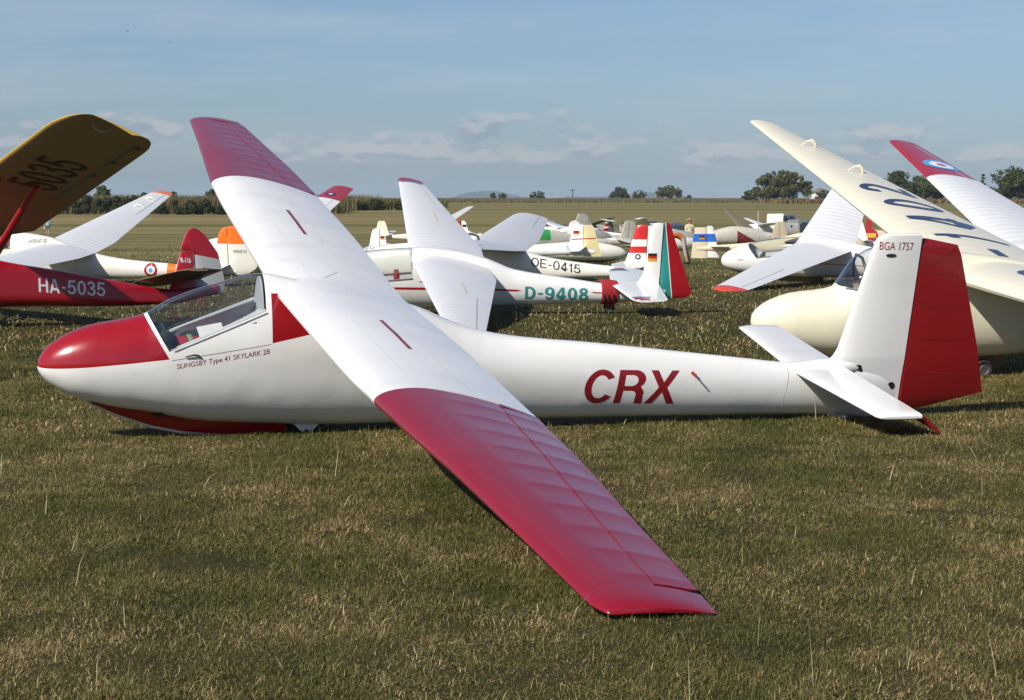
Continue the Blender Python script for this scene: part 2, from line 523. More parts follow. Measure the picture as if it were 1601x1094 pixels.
def decal(name, polys, target, origin, u, v, into, mat, parent, loc=None, off=0.0025, step=0.03, fit=None):
    """lay flat shapes onto a surface: origin + u*x + v*y, pushed along 'into' until the surface, lifted by off"""
    V, F = polys
    bm = bmesh.new()
    vs = [bm.verts.new(p) for p in V]
    for f in F:
        try: bm.faces.new([vs[i] for i in f])
        except ValueError: pass
    lo, hi = V.min(0), V.max(0)
    if fit: V_s = (fit[0] / (hi[0] - lo[0]), fit[1] / (hi[1] - lo[1]))
    else: V_s = (1, 1)
    for vv in bm.verts:
        vv.co.x = (vv.co.x - (lo[0] if fit else 0)) * V_s[0]; vv.co.y = (vv.co.y - (lo[1] if fit else 0)) * V_s[1]
    ext = [((min(q.co[i] for q in bm.verts)), (max(q.co[i] for q in bm.verts))) for i in (0, 1)]
    for ax in (0, 1):
        k = int((ext[ax][1] - ext[ax][0]) / step)
        no = (1, 0, 0) if ax == 0 else (0, 1, 0)
        for i in range(1, k + 1):
            co = [0, 0, 0]; co[ax] = ext[ax][0] + (ext[ax][1] - ext[ax][0]) * i / (k + 1)
            bmesh.ops.bisect_plane(bm, geom=bm.verts[:] + bm.edges[:] + bm.faces[:], dist=1e-6, plane_co=co, plane_no=no)
    u, v, d = Vector(u), Vector(v), Vector(into).normalized()
    miss = []
    for q in bm.verts:
        p = Vector(origin) + u * q.co.x + v * q.co.y
        h, nrm, _, _ = target.ray_cast(p - d * 3.0, d, 6.0)
        if h is None: miss.append(q); continue
        if nrm.dot(d) > 0: nrm = -nrm
        q.co = h + nrm * off
    if miss: bmesh.ops.delete(bm, geom=miss, context='VERTS')
    if not bm.faces:
        bm.free(); return None
    bmesh.ops.recalc_face_normals(bm, faces=bm.faces)
    for f in bm.faces:
        if f.normal.dot(d) > 0: f.normal_flip()
    return from_bm(name, bm, mat, parent, loc, sharp=None)


def bvh(o):
    bm = bmesh.new(); bm.from_mesh(o.data)
    t = BVHTree.FromBMesh(bm); bm.free()
    return t


# colours of the paints (real base colours)
WHITE = paint("white_gloss", (0.80, 0.795, 0.775), 0.22, 0.5, 0.02, 2.0, 0.02, 6.0)
IVORY = paint("ivory_gloss", (0.76, 0.70, 0.56), 0.25, 0.4, 0.03)
RED = paint("red_gloss", (0.30, 0.005, 0.011), 0.22, 0.6, 0.05)


# ---------------------------------------------------------------- terrain
_ZT = np.array([(-60, 0), (18, 0), (40, -0.2), (110, -0.9), (190, -1.72), (225, -1.95), (262, -1.55), (300, -0.57), (420, 0.0), (600, 0.48), (1000, 1.05),
                (1200, 0.9), (1800, -6), (3000, -20), (9000, -40), (30000, -60)], float)


def zt(Y):
    return float(pchip(_ZT[:, 0], _ZT[:, 1], np.array([float(Y)]))[0])
# ---------------------------------------------------------------- the ground
def ground_material():
    m, N, L, b = mat_nodes("mown_field")
    t = N.new("ShaderNodeTexCoord")
    def noise(scale, det, stretch=(1, 1, 1), dist=0.0, rough=0.6):
        mp = N.new("ShaderNodeMapping"); mp.inputs["Scale"].default_value = stretch
        L.new(t.outputs["Object"], mp.inputs[0])
        n = N.new("ShaderNodeTexNoise"); n.inputs["Scale"].default_value = scale; n.inputs["Detail"].default_value = det
        n.inputs["Distortion"].default_value = dist; n.inputs["Roughness"].default_value = rough
        L.new(mp.outputs[0], n.inputs["Vector"])
        return n.outputs["Fac"]
    def ramp(v, a, b_, lo=0.0, hi=1.0):
        r = N.new("ShaderNodeMapRange"); r.inputs[1].default_value = a; r.inputs[2].default_value = b_
        r.inputs[3].default_value = lo; r.inputs[4].default_value = hi; L.new(v, r.inputs[0]); return r.outputs[0]
    def mix(f, a, b_):
        n = N.new("ShaderNodeMix"); n.data_type = 'RGBA'
        L.new(f, n.inputs[0])
        for i, v in ((6, a), (7, b_)):
            if isinstance(v, tuple): n.inputs[i].default_value = v + (1.0,)
            else: L.new(v, n.inputs[i])
        return n.outputs[2]
    patch = noise(0.9, 9.0, (1.0, 0.5, 1.0), 0.4)
    rows = noise(0.075, 5.0, (0.03, 1.0, 1.0), 0.5, 0.62)      # mowing strips across the field
    fine = noise(28.0, 6.0, (1.0, 1.0, 1.0), 0.0, 0.75)
    tuft = noise(5.0, 8.0, (1.0, 1.0, 1.0), 0.3, 0.7)
    c1 = mix(ramp(patch, 0.36, 0.66), (0.034, 0.038, 0.009), (0.085, 0.062, 0.024))
    c2 = mix(ramp(rows, 0.40, 0.60), (0.100, 0.108, 0.032), (0.260, 0.205, 0.095))
    sep = N.new("ShaderNodeSeparateXYZ"); L.new(t.outputs["Object"], sep.inputs[0])
    far = ramp(sep.outputs[1], 35.0, 90.0)
    c = mix(far, c1, c2)
    c = mix(ramp(tuft, 0.35, 0.75, 0.0, 0.35), c, (0.052, 0.052, 0.018))
    c = mix(ramp(fine, 0.50, 0.78, 0.0, 0.7), c, (0.25, 0.195, 0.105))
    L.new(c, b.inputs["Base Color"]); b.inputs["Roughness"].default_value = 0.95; b.inputs["Specular IOR Level"].default_value = 0.1
    bp = N.new("ShaderNodeBump"); bp.inputs["Strength"].default_value = 0.9; bp.inputs["Distance"].default_value = 0.05
    L.new(fine, bp.inputs["Height"]); L.new(bp.outputs[0], b.inputs["Normal"])
    return m


def build_ground():
    ys = list(range(-60, 300, 6)) + list(range(300, 1200, 40)) + [1200, 1400, 1800, 2400, 3000, 5000, 9000, 14000, 20000, 30000]
    xs = [-30000, -12000, -5000, -2000, -900, -400, -150, -60, -20, 0, 20, 60, 150, 400, 900, 2000, 5000, 12000, 30000]
    V = [(x, y, zt(y)) for y in ys for x in xs]
    n = len(xs)
    F = [(j * n + i, j * n + i + 1, (j + 1) * n + i + 1, (j + 1) * n + i) for j in range(len(ys) - 1) for i in range(n - 1)]
    me = bpy.data.meshes.new("ground"); me.from_pydata(V, [], F)
    o = link_mesh("ground", me, ground_material(), sharp=180)
    tag(o, "mown airfield of dry grass in brown and olive strips", kind="structure")
    return o


build_ground()


def leaf_mat(name, a, b_, trans=0.0):
    """blade colours vary from blade to blade (random attribute) and in patches over the ground"""
    if name in MATS: return MATS[name]
    m, N, L, p = mat_nodes(name)
    at = N.new("ShaderNodeAttribute"); at.attribute_name = "rnd"
    mx = N.new("ShaderNodeMix"); mx.data_type = 'RGBA'
    mx.inputs[6].default_value = a + (1,); mx.inputs[7].default_value = b_ + (1,)
    L.new(at.outputs["Fac"], mx.inputs[0]); L.new(mx.outputs[2], p.inputs["Base Color"])
    p.inputs["Roughness"].default_value = 0.7; p.inputs["Specular IOR Level"].default_value = 0.25
    MATS[name] = m
    return m


def grass_material():
    m, N, L, p = mat_nodes("grass_blades")
    at = N.new("ShaderNodeAttribute"); at.attribute_name = "rnd"
    g = N.new("ShaderNodeNewGeometry")
    mp = N.new("ShaderNodeMapping"); mp.inputs["Scale"].default_value = (1.0, 0.5, 0.0)
    L.new(g.outputs["Position"], mp.inputs[0])
    n = N.new("ShaderNodeTexNoise"); n.inputs["Scale"].default_value = 0.9; n.inputs["Detail"].default_value = 9; n.inputs["Roughness"].default_value = 0.74
    L.new(mp.outputs[0], n.inputs["Vector"])
    r = N.new("ShaderNodeMapRange"); r.inputs[1].default_value = 0.34; r.inputs[2].default_value = 0.66; L.new(n.outputs["Fac"], r.inputs[0])
    ad = N.new("ShaderNodeMath"); ad.operation = 'MULTIPLY_ADD'; ad.inputs[1].default_value = 0.55; L.new(r.outputs[0], ad.inputs[0])
    mu = N.new("ShaderNodeMath"); mu.operation = 'MULTIPLY_ADD'; mu.inputs[1].default_value = 0.85; mu.inputs[2].default_value = -0.19
    L.new(at.outputs["Fac"], mu.inputs[0]); L.new(mu.outputs[0], ad.inputs[2])
    cr = N.new("ShaderNodeValToRGB")
    el_ = cr.color_ramp.elements
    el_[0].position = 0.0; el_[0].color = (0.040, 0.058, 0.008, 1)
    el_[1].position = 1.0; el_[1].color = (0.54, 0.42, 0.22, 1)
    for pos, c in ((0.30, (0.074, 0.086, 0.014)), (0.52, (0.130, 0.108, 0.028)), (0.78, (0.225, 0.162, 0.066))):
        e = el_.new(pos); e.color = c + (1,)
    L.new(ad.outputs[0], cr.inputs[0]); L.new(cr.outputs[0], p.inputs["Base Color"])
    p.inputs["Roughness"].default_value = 0.6; p.inputs["Specular IOR Level"].default_value = 0.3
    return m


def blades_mesh(name, P, L_, W_, lean, az_, rnd, curl=0.5):
    """one mesh of many bent blades: 5 points and 2 faces each"""
    n = len(L_)
    dx, dy = np.cos(az_), np.sin(az_)
    sx, sy = -dy, dx
    V = np.zeros((n, 5, 3), np.float32)
    h1 = 0.5; o1 = np.sin(lean) * L_ * h1; z1 = np.cos(lean) * L_ * h1
    l2 = np.minimum(lean + curl, 1.75); o2 = o1 + np.sin(l2) * L_ * (1 - h1); z2 = z1 + np.cos(l2) * L_ * (1 - h1)
    for k, (o, z, w) in enumerate(((0 * o1, -0.004 + 0 * z1, -0.5), (0 * o1, -0.004 + 0 * z1, 0.5), (o1, z1, 0.42), (o1, z1, -0.42), (o2, z2, 0.0))):
        V[:, k, 0] = P[:, 0] + dx * o + sx * W_ * w
        V[:, k, 1] = P[:, 1] + dy * o + sy * W_ * w
        V[:, k, 2] = P[:, 2] + z
    base = (np.arange(n) * 5)[:, None]
    loops = np.concatenate([base + np.array([[0, 1, 2, 3]]), base + np.array([[3, 2, 4]])], 1).astype(np.int32).ravel()
    starts = np.stack([np.arange(n) * 7, np.arange(n) * 7 + 4], 1).astype(np.int32).ravel()
    me = bpy.data.meshes.new(name)
    me.vertices.add(n * 5); me.loops.add(n * 7); me.polygons.add(n * 2)
    me.vertices.foreach_set("co", V.ravel())
    me.loops.foreach_set("vertex_index", loops)
    me.polygons.foreach_set("loop_start", starts)
    me.update(calc_edges=True)
    a = me.attributes.new("rnd", 'FLOAT', 'FACE')
    a.data.foreach_set("value", np.repeat(rnd, 2).astype(np.float32))
    return me


def vnoise(x, y, s, seed):
    """cheap value noise for clumping"""
    r = np.random.default_rng(seed).random((64, 64))
    u, v = x / s, y / s
    i, j = np.floor(u).astype(int), np.floor(v).astype(int)
    fu, fv = u - i, v - j
    fu, fv = fu * fu * (3 - 2 * fu), fv * fv * (3 - 2 * fv)
    g = lambda a, b: r[a % 64, b % 64]
    return (g(i, j) * (1 - fu) + g(i + 1, j) * fu) * (1 - fv) + (g(i, j + 1) * (1 - fu) + g(i + 1, j + 1) * fu) * fv


def build_grass(n=300000):
    d = np.exp(rng.uniform(math.log(16.0), math.log(150.0), n))
    a = rng.uniform(-0.30, 0.30, n)
    side = rng.uniform(-1.2, 1.2, n)
    x, y = d * np.sin(a) + side, d * np.cos(a)
    cl = 0.55 * vnoise(x, y, 0.16, 1) + 0.45 * vnoise(x, y, 0.5, 2)
    keep = rng.random(n) < (0.45 + 0.9 * cl) * np.clip(1.5 - d / 95.0, 0.0, 1.0)
    x, y, d, cl = x[keep], y[keep], d[keep], cl[keep]
    n = len(x)
    zz = pchip(_ZT[:, 0], _ZT[:, 1], y)
    px = d / 2200.0
    L_ = rng.gamma(3.0, 0.0088, n) * (0.5 + 1.0 * cl) + 0.008
    L_ *= 1.0 + np.clip((d - 14) / 60, 0, 0.7)
    W_ = np.maximum(rng.uniform(0.0020, 0.0042, n), px * rng.uniform(0.55, 1.1, n))
    lean = np.abs(rng.normal(0.95, 0.42, n))
    az_ = rng.uniform(0, 2 * math.pi, n)
    rnd = np.clip(rng.beta(1.5, 1.8, n) + (rng.random(n) < 0.07) * 0.6, 0, 1)
    me = blades_mesh("grass", np.stack([x, y, zz], 1), L_, W_, lean, az_, rnd, rng.uniform(0.1, 0.9, n))
    o = link_mesh("grass", me, grass_material(), sharp=None)
    tag(o, "short half dry grass covering the airfield in the foreground", "grass", kind="stuff")
    # nearer the camera: dense turf made of small round patches of blades, turned and set close together
    protos = bpy.data.collections.new("turf_patches")
    for k in range(4):
        m_ = 4400
        rr, aa = 0.46 * np.sqrt(rng.random(m_)) * (0.75 + 0.25 * rng.random(m_)), rng.uniform(0, 2 * math.pi, m_)
        x_, y_ = rr * np.cos(aa), rr * np.sin(aa)
        c_ = vnoise(x_ + 5, y_ + 5, 0.09, 40 + k)
        me = blades_mesh("turf_patch", np.stack([x_, y_, 0 * x_], 1), rng.gamma(3.0, 0.0066, m_) * (0.40 + 1.2 * c_) + 0.006, rng.uniform(0.0012, 0.0030, m_),
                         np.clip(np.abs(rng.normal(1.22, 0.38, m_)), 0, 1.5), rng.uniform(0, 2 * math.pi, m_), np.clip(rng.beta(1.5, 1.8, m_) + (rng.random(m_) < 0.06) * 0.5, 0, 1), rng.uniform(0.0, 1.0, m_))
        me.materials.append(o.data.materials[0])
        protos.objects.link(bpy.data.objects.new("turf_patch", me))
    pts = []
    yy = 5.9
    while yy < 27.0:
        hw = yy * 0.27 + 1.6; xx = -hw
        while xx < hw:
            px_, py_ = xx + rng.uniform(-.14, .14), yy + rng.uniform(-.14, .14)
            if yy < 17 or rng.random() < (27.5 - yy) / 10: pts.append((px_, py_, zt(py_)))
            xx += 0.46
        yy += 0.46
    me = bpy.data.meshes.new("turf"); me.from_pydata(pts, [], [])
    tf = bpy.data.objects.new("turf", me); COL.objects.link(tf)
    tag(tf, "short patchy green and straw coloured turf nearest the camera", "grass", kind="stuff")
    ng = bpy.data.node_groups.new("turf_nodes", 'GeometryNodeTree')
    ng.interface.new_socket("Geometry", in_out='INPUT', socket_type='NodeSocketGeometry'); ng.interface.new_socket("Geometry", in_out='OUTPUT', socket_type='NodeSocketGeometry')
    gi, go = ng.nodes.new("NodeGroupInput"), ng.nodes.new("NodeGroupOutput")
    ip, ci = ng.nodes.new("GeometryNodeInstanceOnPoints"), ng.nodes.new("GeometryNodeCollectionInfo")
    ci.inputs["Collection"].default_value = protos; ci.inputs["Separate Children"].default_value = True; ci.inputs["Reset Children"].default_value = True
    ip.inputs["Pick Instance"].default_value = True
    rv, rs, ri = (ng.nodes.new("FunctionNodeRandomValue") for _ in range(3))
    rv.data_type = 'FLOAT_VECTOR'; rv.inputs[0].default_value = (-.03, -.03, 0); rv.inputs[1].default_value = (.03, .03, 6.283)
    rs.data_type = 'FLOAT'; rs.inputs[2].default_value = 0.85; rs.inputs[3].default_value = 1.2
    ri.data_type = 'INT'; ri.inputs[4].default_value = 0; ri.inputs[5].default_value = 3; ri.inputs["Seed"].default_value = 5
    l = ng.links.new
    l(gi.outputs[0], ip.inputs["Points"]); l(ci.outputs[0], ip.inputs["Instance"]); l(rv.outputs[0], ip.inputs["Rotation"]); l(rs.outputs[1], ip.inputs["Scale"])
    l(ri.outputs[2], ip.inputs["Instance Index"]); l(ip.outputs[0], go.inputs[0])
    tf.modifiers.new("turf", 'NODES').node_group = ng
    # longer dry stalks left standing or lying after mowing
    n = 300
    d = np.exp(rng.uniform(math.log(6.5), math.log(40.0), n)); a = rng.uniform(-0.29, 0.29, n)
    x, y = d * np.sin(a), d * np.cos(a)
    me = blades_mesh("dry_stalks", np.stack([x, y, pchip(_ZT[:, 0], _ZT[:, 1], y)], 1), rng.uniform(0.07, 0.24, n),
                     np.maximum(0.0024, d / 2200 * 0.6), np.abs(rng.normal(0.7, 0.45, n)), rng.uniform(0, 2 * math.pi, n), rng.uniform(0.4, 1, n), rng.uniform(0, 0.5, n))
    o = link_mesh("dry_stalks", me, leaf_mat("stalks", (0.30, 0.24, 0.11), (0.50, 0.43, 0.28)), sharp=None)
    tag(o, "scattered long straw coloured stalks sticking out of the grass", "stalks", kind="stuff")


build_grass()


# ---------------------------------------------------------------- crops, hills, trees
def crop_strip(name, label, cat, x0, x1, y0, y1, n, h, w, ca, cb, seed):
    r = np.random.default_rng(seed)
    x, y = r.uniform(x0, x1, n), y0 + (y1 - y0) * r.random(n) ** 1.6
    z = pchip(_ZT[:, 0], _ZT[:, 1], y)
    cl = vnoise(x, y, 6.0, seed)
    me = blades_mesh(name, np.stack([x, y, z], 1), h * r.uniform(0.75, 1.05, n) * (0.85 + 0.2 * cl), w * r.uniform(0.6, 1.4, n), np.abs(r.normal(0.12, 0.15, n)), r.uniform(0, 6.28, n), r.random(n), r.uniform(0.1, 0.7, n))
    o = link_mesh(name, me, leaf_mat(name + "_leaf", ca, cb), sharp=None)
    tag(o, label, cat, kind="stuff")


crop_strip("maize_field", "tall browning maize crop behind the hedge on the left", "crop", -150, -24, 306, 420, 60000, 2.7, 0.10, (0.055, 0.06, 0.02), (0.19, 0.14, 0.06), 3)
crop_strip("maize_margin", "low green maize edge beside the long white wing", "crop", -46, -12, 352, 420, 14000, 2.0, 0.11, (0.05, 0.075, 0.018), (0.16, 0.12, 0.05), 4)
crop_strip("far_crop", "dull olive crop running up to the horizon", "crop", -330, 480, 560, 1050, 130000, 0.75, 0.20, (0.085, 0.088, 0.036), (0.16, 0.13, 0.062), 5)
crop_strip("reed_strip", "rusty brown strip of tall dry grass before the far trees", "tall grass", 62, 230, 520, 560, 9000, 1.5, 0.25, (0.11, 0.075, 0.035), (0.22, 0.15, 0.075), 6)


def build_hill(name, label, x0, x1, y, peak, prof):
    """a ridge with real depth: cross rows rising to the profile and falling behind it"""
    xs = np.linspace(x0, x1, 60); t = (xs - x0) / (x1 - x0)
    hgt = np.interp(t, [p[0] for p in prof], [p[1] for p in prof]) * peak
    k = np.sin(np.arange(60) * 1.7) * 0.012 * peak + np.sin(np.arange(60) * 0.6) * 0.02 * peak
    hgt = np.maximum(hgt + k * (hgt > 0.1 * peak), 0)
    rows = [(-1500, 0.0), (-800, 0.45), (-300, 0.85), (0, 1.0), (500, 0.8), (1800, 0.0)]
    V = [(x * (1 + dy / y), y + dy, zt(y) - 8 + (hh + 8) * f) for dy, f in rows for x, hh in zip(xs, hgt)]
    F = [(j * 60 + i, j * 60 + i + 1, (j + 1) * 60 + i + 1, (j + 1) * 60 + i) for j in range(len(rows) - 1) for i in range(59)]
    me = bpy.data.meshes.new(name); me.from_pydata(V, [], F)
    o = link_mesh(name, me, plain("wooded_hill", (0.045, 0.06, 0.03), 0.95), sharp=180)
    tag(o, label, kind="structure")


build_hill("hill", "long wooded ridge far behind the fields", -420, 200, 9000, 72, [(0, 0), (.15, .25), (.35, .82), (.5, 1), (.62, .9), (.75, .62), (.9, .55), (1, .2)])
build_hill("hill", "low wooded ridge on the horizon behind the round trees", 60, 900, 9000, 66, [(0, .3), (.2, .7), (.45, .72), (.55, .95), (.66, .98), (.8, .6), (1, 0)])
build_hill("hill", "flat far ridge on the horizon at the left", -1900, -250, 9400, 50, [(0, 0), (.3, .5), (.6, .62), (.8, .8), (1, .3)])


def foliage(bm, blobs, n, size, r):
    """leaf clumps: bent quads scattered in and on the surface of overlapping uneven blobs"""
    tot = sum(b[3] ** 2 for b in blobs)
    for b in blobs:
        k = max(8, int(n * b[3] ** 2 / tot))
        for i in range(k):
            d = Vector((r.gauss(0, 1), r.gauss(0, 1), r.gauss(0, 1)))
            if d.length < 1e-3: continue
            d.normalize()
            rad = b[3] * (0.30 + 0.78 * r.random() ** 0.6)
            p = Vector(b[:3]) + Vector((d.x * rad, d.y * rad, d.z * rad * b[4]))
            nrm = (d + Vector((r.gauss(0, .6), r.gauss(0, .6), r.gauss(0.2, .6)))).normalized()
            q = nrm.to_track_quat('Z', 'Y') @ Matrix.Rotation(r.uniform(0, 6.28), 3, 'Z').to_quaternion()
            s = size * r.uniform(0.5, 1.4)
            vs = [bm.verts.new(p + q @ Vector(v)) for v in ((-s, -s * .55, 0), (0, -s * .4, s * .2), (s, -s * .3, 0), (s * .8, s * .5, -s * .1), (0, s * .6, s * .15), (-s * .9, s * .4, 0))]
            bm.faces.new(vs)


FOL = {}


def foliage_mat(key, a, b_):
    if key in FOL: return FOL[key]
    m, N, L, p = mat_nodes("foliage_" + key)
    g = N.new("ShaderNodeNewGeometry")
    mx = N.new("ShaderNodeMix"); mx.data_type = 'RGBA'; mx.inputs[6].default_value = a + (1,); mx.inputs[7].default_value = b_ + (1,)
    L.new(g.outputs["Random Per Island"], mx.inputs[0]); L.new(mx.outputs[2], p.inputs["Base Color"])
    p.inputs["Roughness"].default_value = 0.75; p.inputs["Specular IOR Level"].default_value = 0.2
    FOL[key] = m
    return m


BARK = plain("bark", (0.07, 0.05, 0.035), 0.9)


def tree(x, y, h, w, label, key="dark", seed=0, name="tree", group=None, squat=False, conifer=False, leaves=2600):
    r = random.Random(seed)
    root = empty(name, (x, y, zt(y)), (0, 0, r.uniform(0, 6)))
    tag(root, label, "bush" if squat else "tree", group)
    bm = bmesh.new()
    th = h * (0.25 if squat else 0.45)
    pts = [(r.uniform(-.02, .02) * h * k, r.uniform(-.02, .02) * h * k, th * k / 4 - (0.15 if k == 0 else 0)) for k in range(5)]
    tr = 0.028 * h
    tube_bm(bm, pts, [tr, tr * .85, tr * .75, tr * .6, tr * .4], 8)
    for k in range(7):
        a = r.uniform(0, 6.28); l = w * r.uniform(0.22, 0.38); z0 = th * r.uniform(0.5, 1.0)
        tube_bm(bm, [(0, 0, z0), (math.cos(a) * l * .5, math.sin(a) * l * .5, z0 + h * .10), (math.cos(a) * l, math.sin(a) * l, z0 + h * r.uniform(.18, .32))], [tr * .45, tr * .3, tr * .12], 5)
    from_bm("trunk", bm, BARK, root)
    bm = bmesh.new()
    blobs = []
    if conifer:
        for k in range(9):
            f = k / 8
            for j in range(3):
                a = r.uniform(0, 6.28); rr = w * .5 * (1 - f) * .75 + .1
                blobs.append((math.cos(a) * rr * .5, math.sin(a) * rr * .5, h * (0.12 + 0.86 * f), max(.35, rr * .55), 0.6))
    else:
        nb = 70 if not squat else 34
        for k in range(nb):
            a = r.uniform(0, 6.28); f = r.random() ** 0.7
            top = 1 - 0.55 * f ** 2
            zc = h * r.uniform(0.16 if squat else 0.22, 0.86) * (0.35 + 0.65 * top)
            rad = r.uniform(0.07, 0.16) * min(w, h * 1.3)
            blobs.append((math.cos(a) * f * (w * .5 - rad * .8), math.sin(a) * f * (w * .5 - rad * .8), max(rad * .6, zc), rad, r.uniform(.65, 1.0)))
        for k in range(12):   # a ragged upper outline
            a = r.uniform(0, 6.28); f = r.uniform(0, .75); rad = r.uniform(.05, .10) * min(w, h)
            blobs.append((math.cos(a) * f * w * .5, math.sin(a) * f * w * .5, h - rad - f * f * h * .36, rad, 0.9))
    foliage(bm, blobs, leaves, 0.016 * min(h, w) + 0.11, r)
    C = dict(dark=((0.026, 0.038, 0.011), (0.075, 0.085, 0.026)), olive=((0.045, 0.052, 0.015), (0.125, 0.115, 0.04)), green=((0.040, 0.058, 0.016), (0.10, 0.115, 0.036)),
             gold=((0.05, 0.05, 0.016), (0.12, 0.10, 0.04)))[key]
    from_bm("crown", bm, foliage_mat(key, *C), root, sharp=None)
    return root


def px_x(px, y):
    """sideways position for a bearing from the camera at distance y"""
    return (px - 800.5) / 3440.0 * y


T = [  # column, distance, height, width, key, squat, label, seed, conifer
    (161, 470, 4.2, 4.0, "green", 0, "small bushy tree standing above the maize, left of the orange wing tip", 1),
    (128, 480, 2.9, 3.0, "dark", 1, "low dark bush at the maize edge under the yellow edged wing", 2),
    (226, 500, 2.7, 3.4, "dark", 1, "flat dark bush on the skyline just left of the orange wing tip", 3),
    (272, 500, 2.9, 2.6, "olive", 1, "small bush on the skyline just right of the orange wing tip", 4),
    (334, 520, 3.6, 4.2, "dark", 1, "dark round bush on the skyline touching the red and white wing", 5),
    (771, 1010, 3.0, 3.4, "dark", 1, "tiny bush alone on the horizon right of the distant hill", 6),
    (786, 1010, 2.9, 4.4, "dark", 1, "tiny round bush, second one right of the distant hill", 7),
    (840, 1000, 3.8, 8.2, "dark", 1, "low dome shaped bush on the horizon in the middle", 8),
    (968, 980, 5.6, 9.8, "dark", 0, "round dark tree, left one of the horizon group", 9),
    (999, 990, 4.2, 7.6, "olive", 1, "lower olive bush between the two round horizon trees", 10),
    (1045, 980, 6.4, 13.0, "olive", 0, "broad olive tree, right one of the horizon group", 11),
    (1076, 1000, 1.9, 5.0, "dark", 1, "low bush right beside the broad olive horizon tree", 12),
    (1222, 640, 9.4, 19.5, "olive", 0, "large spreading tree on the right, largest on the skyline", 13),
    (1170, 660, 3.4, 5.5, "dark", 1, "small dark bush at the left foot of the large spreading tree", 14),
    (1288, 700, 3.6, 7.0, "dark", 1, "dark bush at the right foot of the large spreading tree", 15),
    (1404, 600, 8.8, 13.0, "dark", 0, "dark tree seen between the cream and the red tipped wings", 16),
    (1447, 620, 8.2, 12.5, "green", 0, "green tree just under the red wing tip with roundel", 17),
    (1535, 560, 7.2, 4.4, "dark", 0, "narrow dark conifer beside the trees at the right edge", 18),
    (1580, 560, 9.6, 13.0, "dark", 0, "tall dark tree at the right edge of the picture", 19),
    (1640, 570, 9.2, 13.0, "dark", 0, "dark tree cut by the right edge of the picture", 20),
]
for px, yy, hh, ww, key, sq, lab, sd in T:
    tree(px_x(px, yy), yy, hh, ww, lab, key, sd, "bush" if sq else "tree", "far bushes" if sq else "far trees", bool(sq), sd == 18, 3000 if sq else (15000 if sd in (13,) else 7000))


def hedge(px0, px1, y, h, label, seed):
    r = random.Random(seed)
    x0, x1 = px_x(px0, y), px_x(px1, y)
    root = empty("hedge", ((x0 + x1) / 2, y, zt(y))); tag(root, label, "hedge", "hedges before the maize")
    L = x1 - x0
    bm = bmesh.new()
    for k in range(int(L / .8)):
        xx = -L / 2 + L * r.random()
        tube_bm(bm, [(xx, r.uniform(-.3, .3), -.2), (xx + r.uniform(-.3, .3), r.uniform(-.4, .4), h * .6)], [.05, .02], 5)
    from_bm("stem", bm, BARK, root)["kind"] = "stuff"
    blobs = []
    for k in range(int(L * 2.2)):
        f = r.uniform(-1, 1); e = 1 - abs(f) ** 6
        rad = r.uniform(.45, .8)
        blobs.append((f * L / 2, r.uniform(-.9, .9), max(.4, h * r.uniform(.15, .78) * (0.55 + .45 * e)), rad, .9))
    bm = bmesh.new(); foliage(bm, blobs, int(L * 700), .12, r)
    from_bm("foliage", bm, foliage_mat("hedge", (0.018, 0.026, 0.009), (0.055, 0.062, 0.020)), root, sharp=None)


hedge(70, 252, 302, 2.75, "long dark hedge in front of the maize behind the wing with the orange tip", 31)
hedge(250, 352, 300, 2.2, "shorter dark hedge right of the orange wing tip", 32)
hedge(535, 632, 345, 1.7, "low rough hedge behind the upright white wing", 33)
# ---------------------------------------------------------------- the red and white glider in front
def interp(tab, y):
    return float(pchip([t[0] for t in tab], [t[1] for t in tab], np.array([abs(y)]))[0])


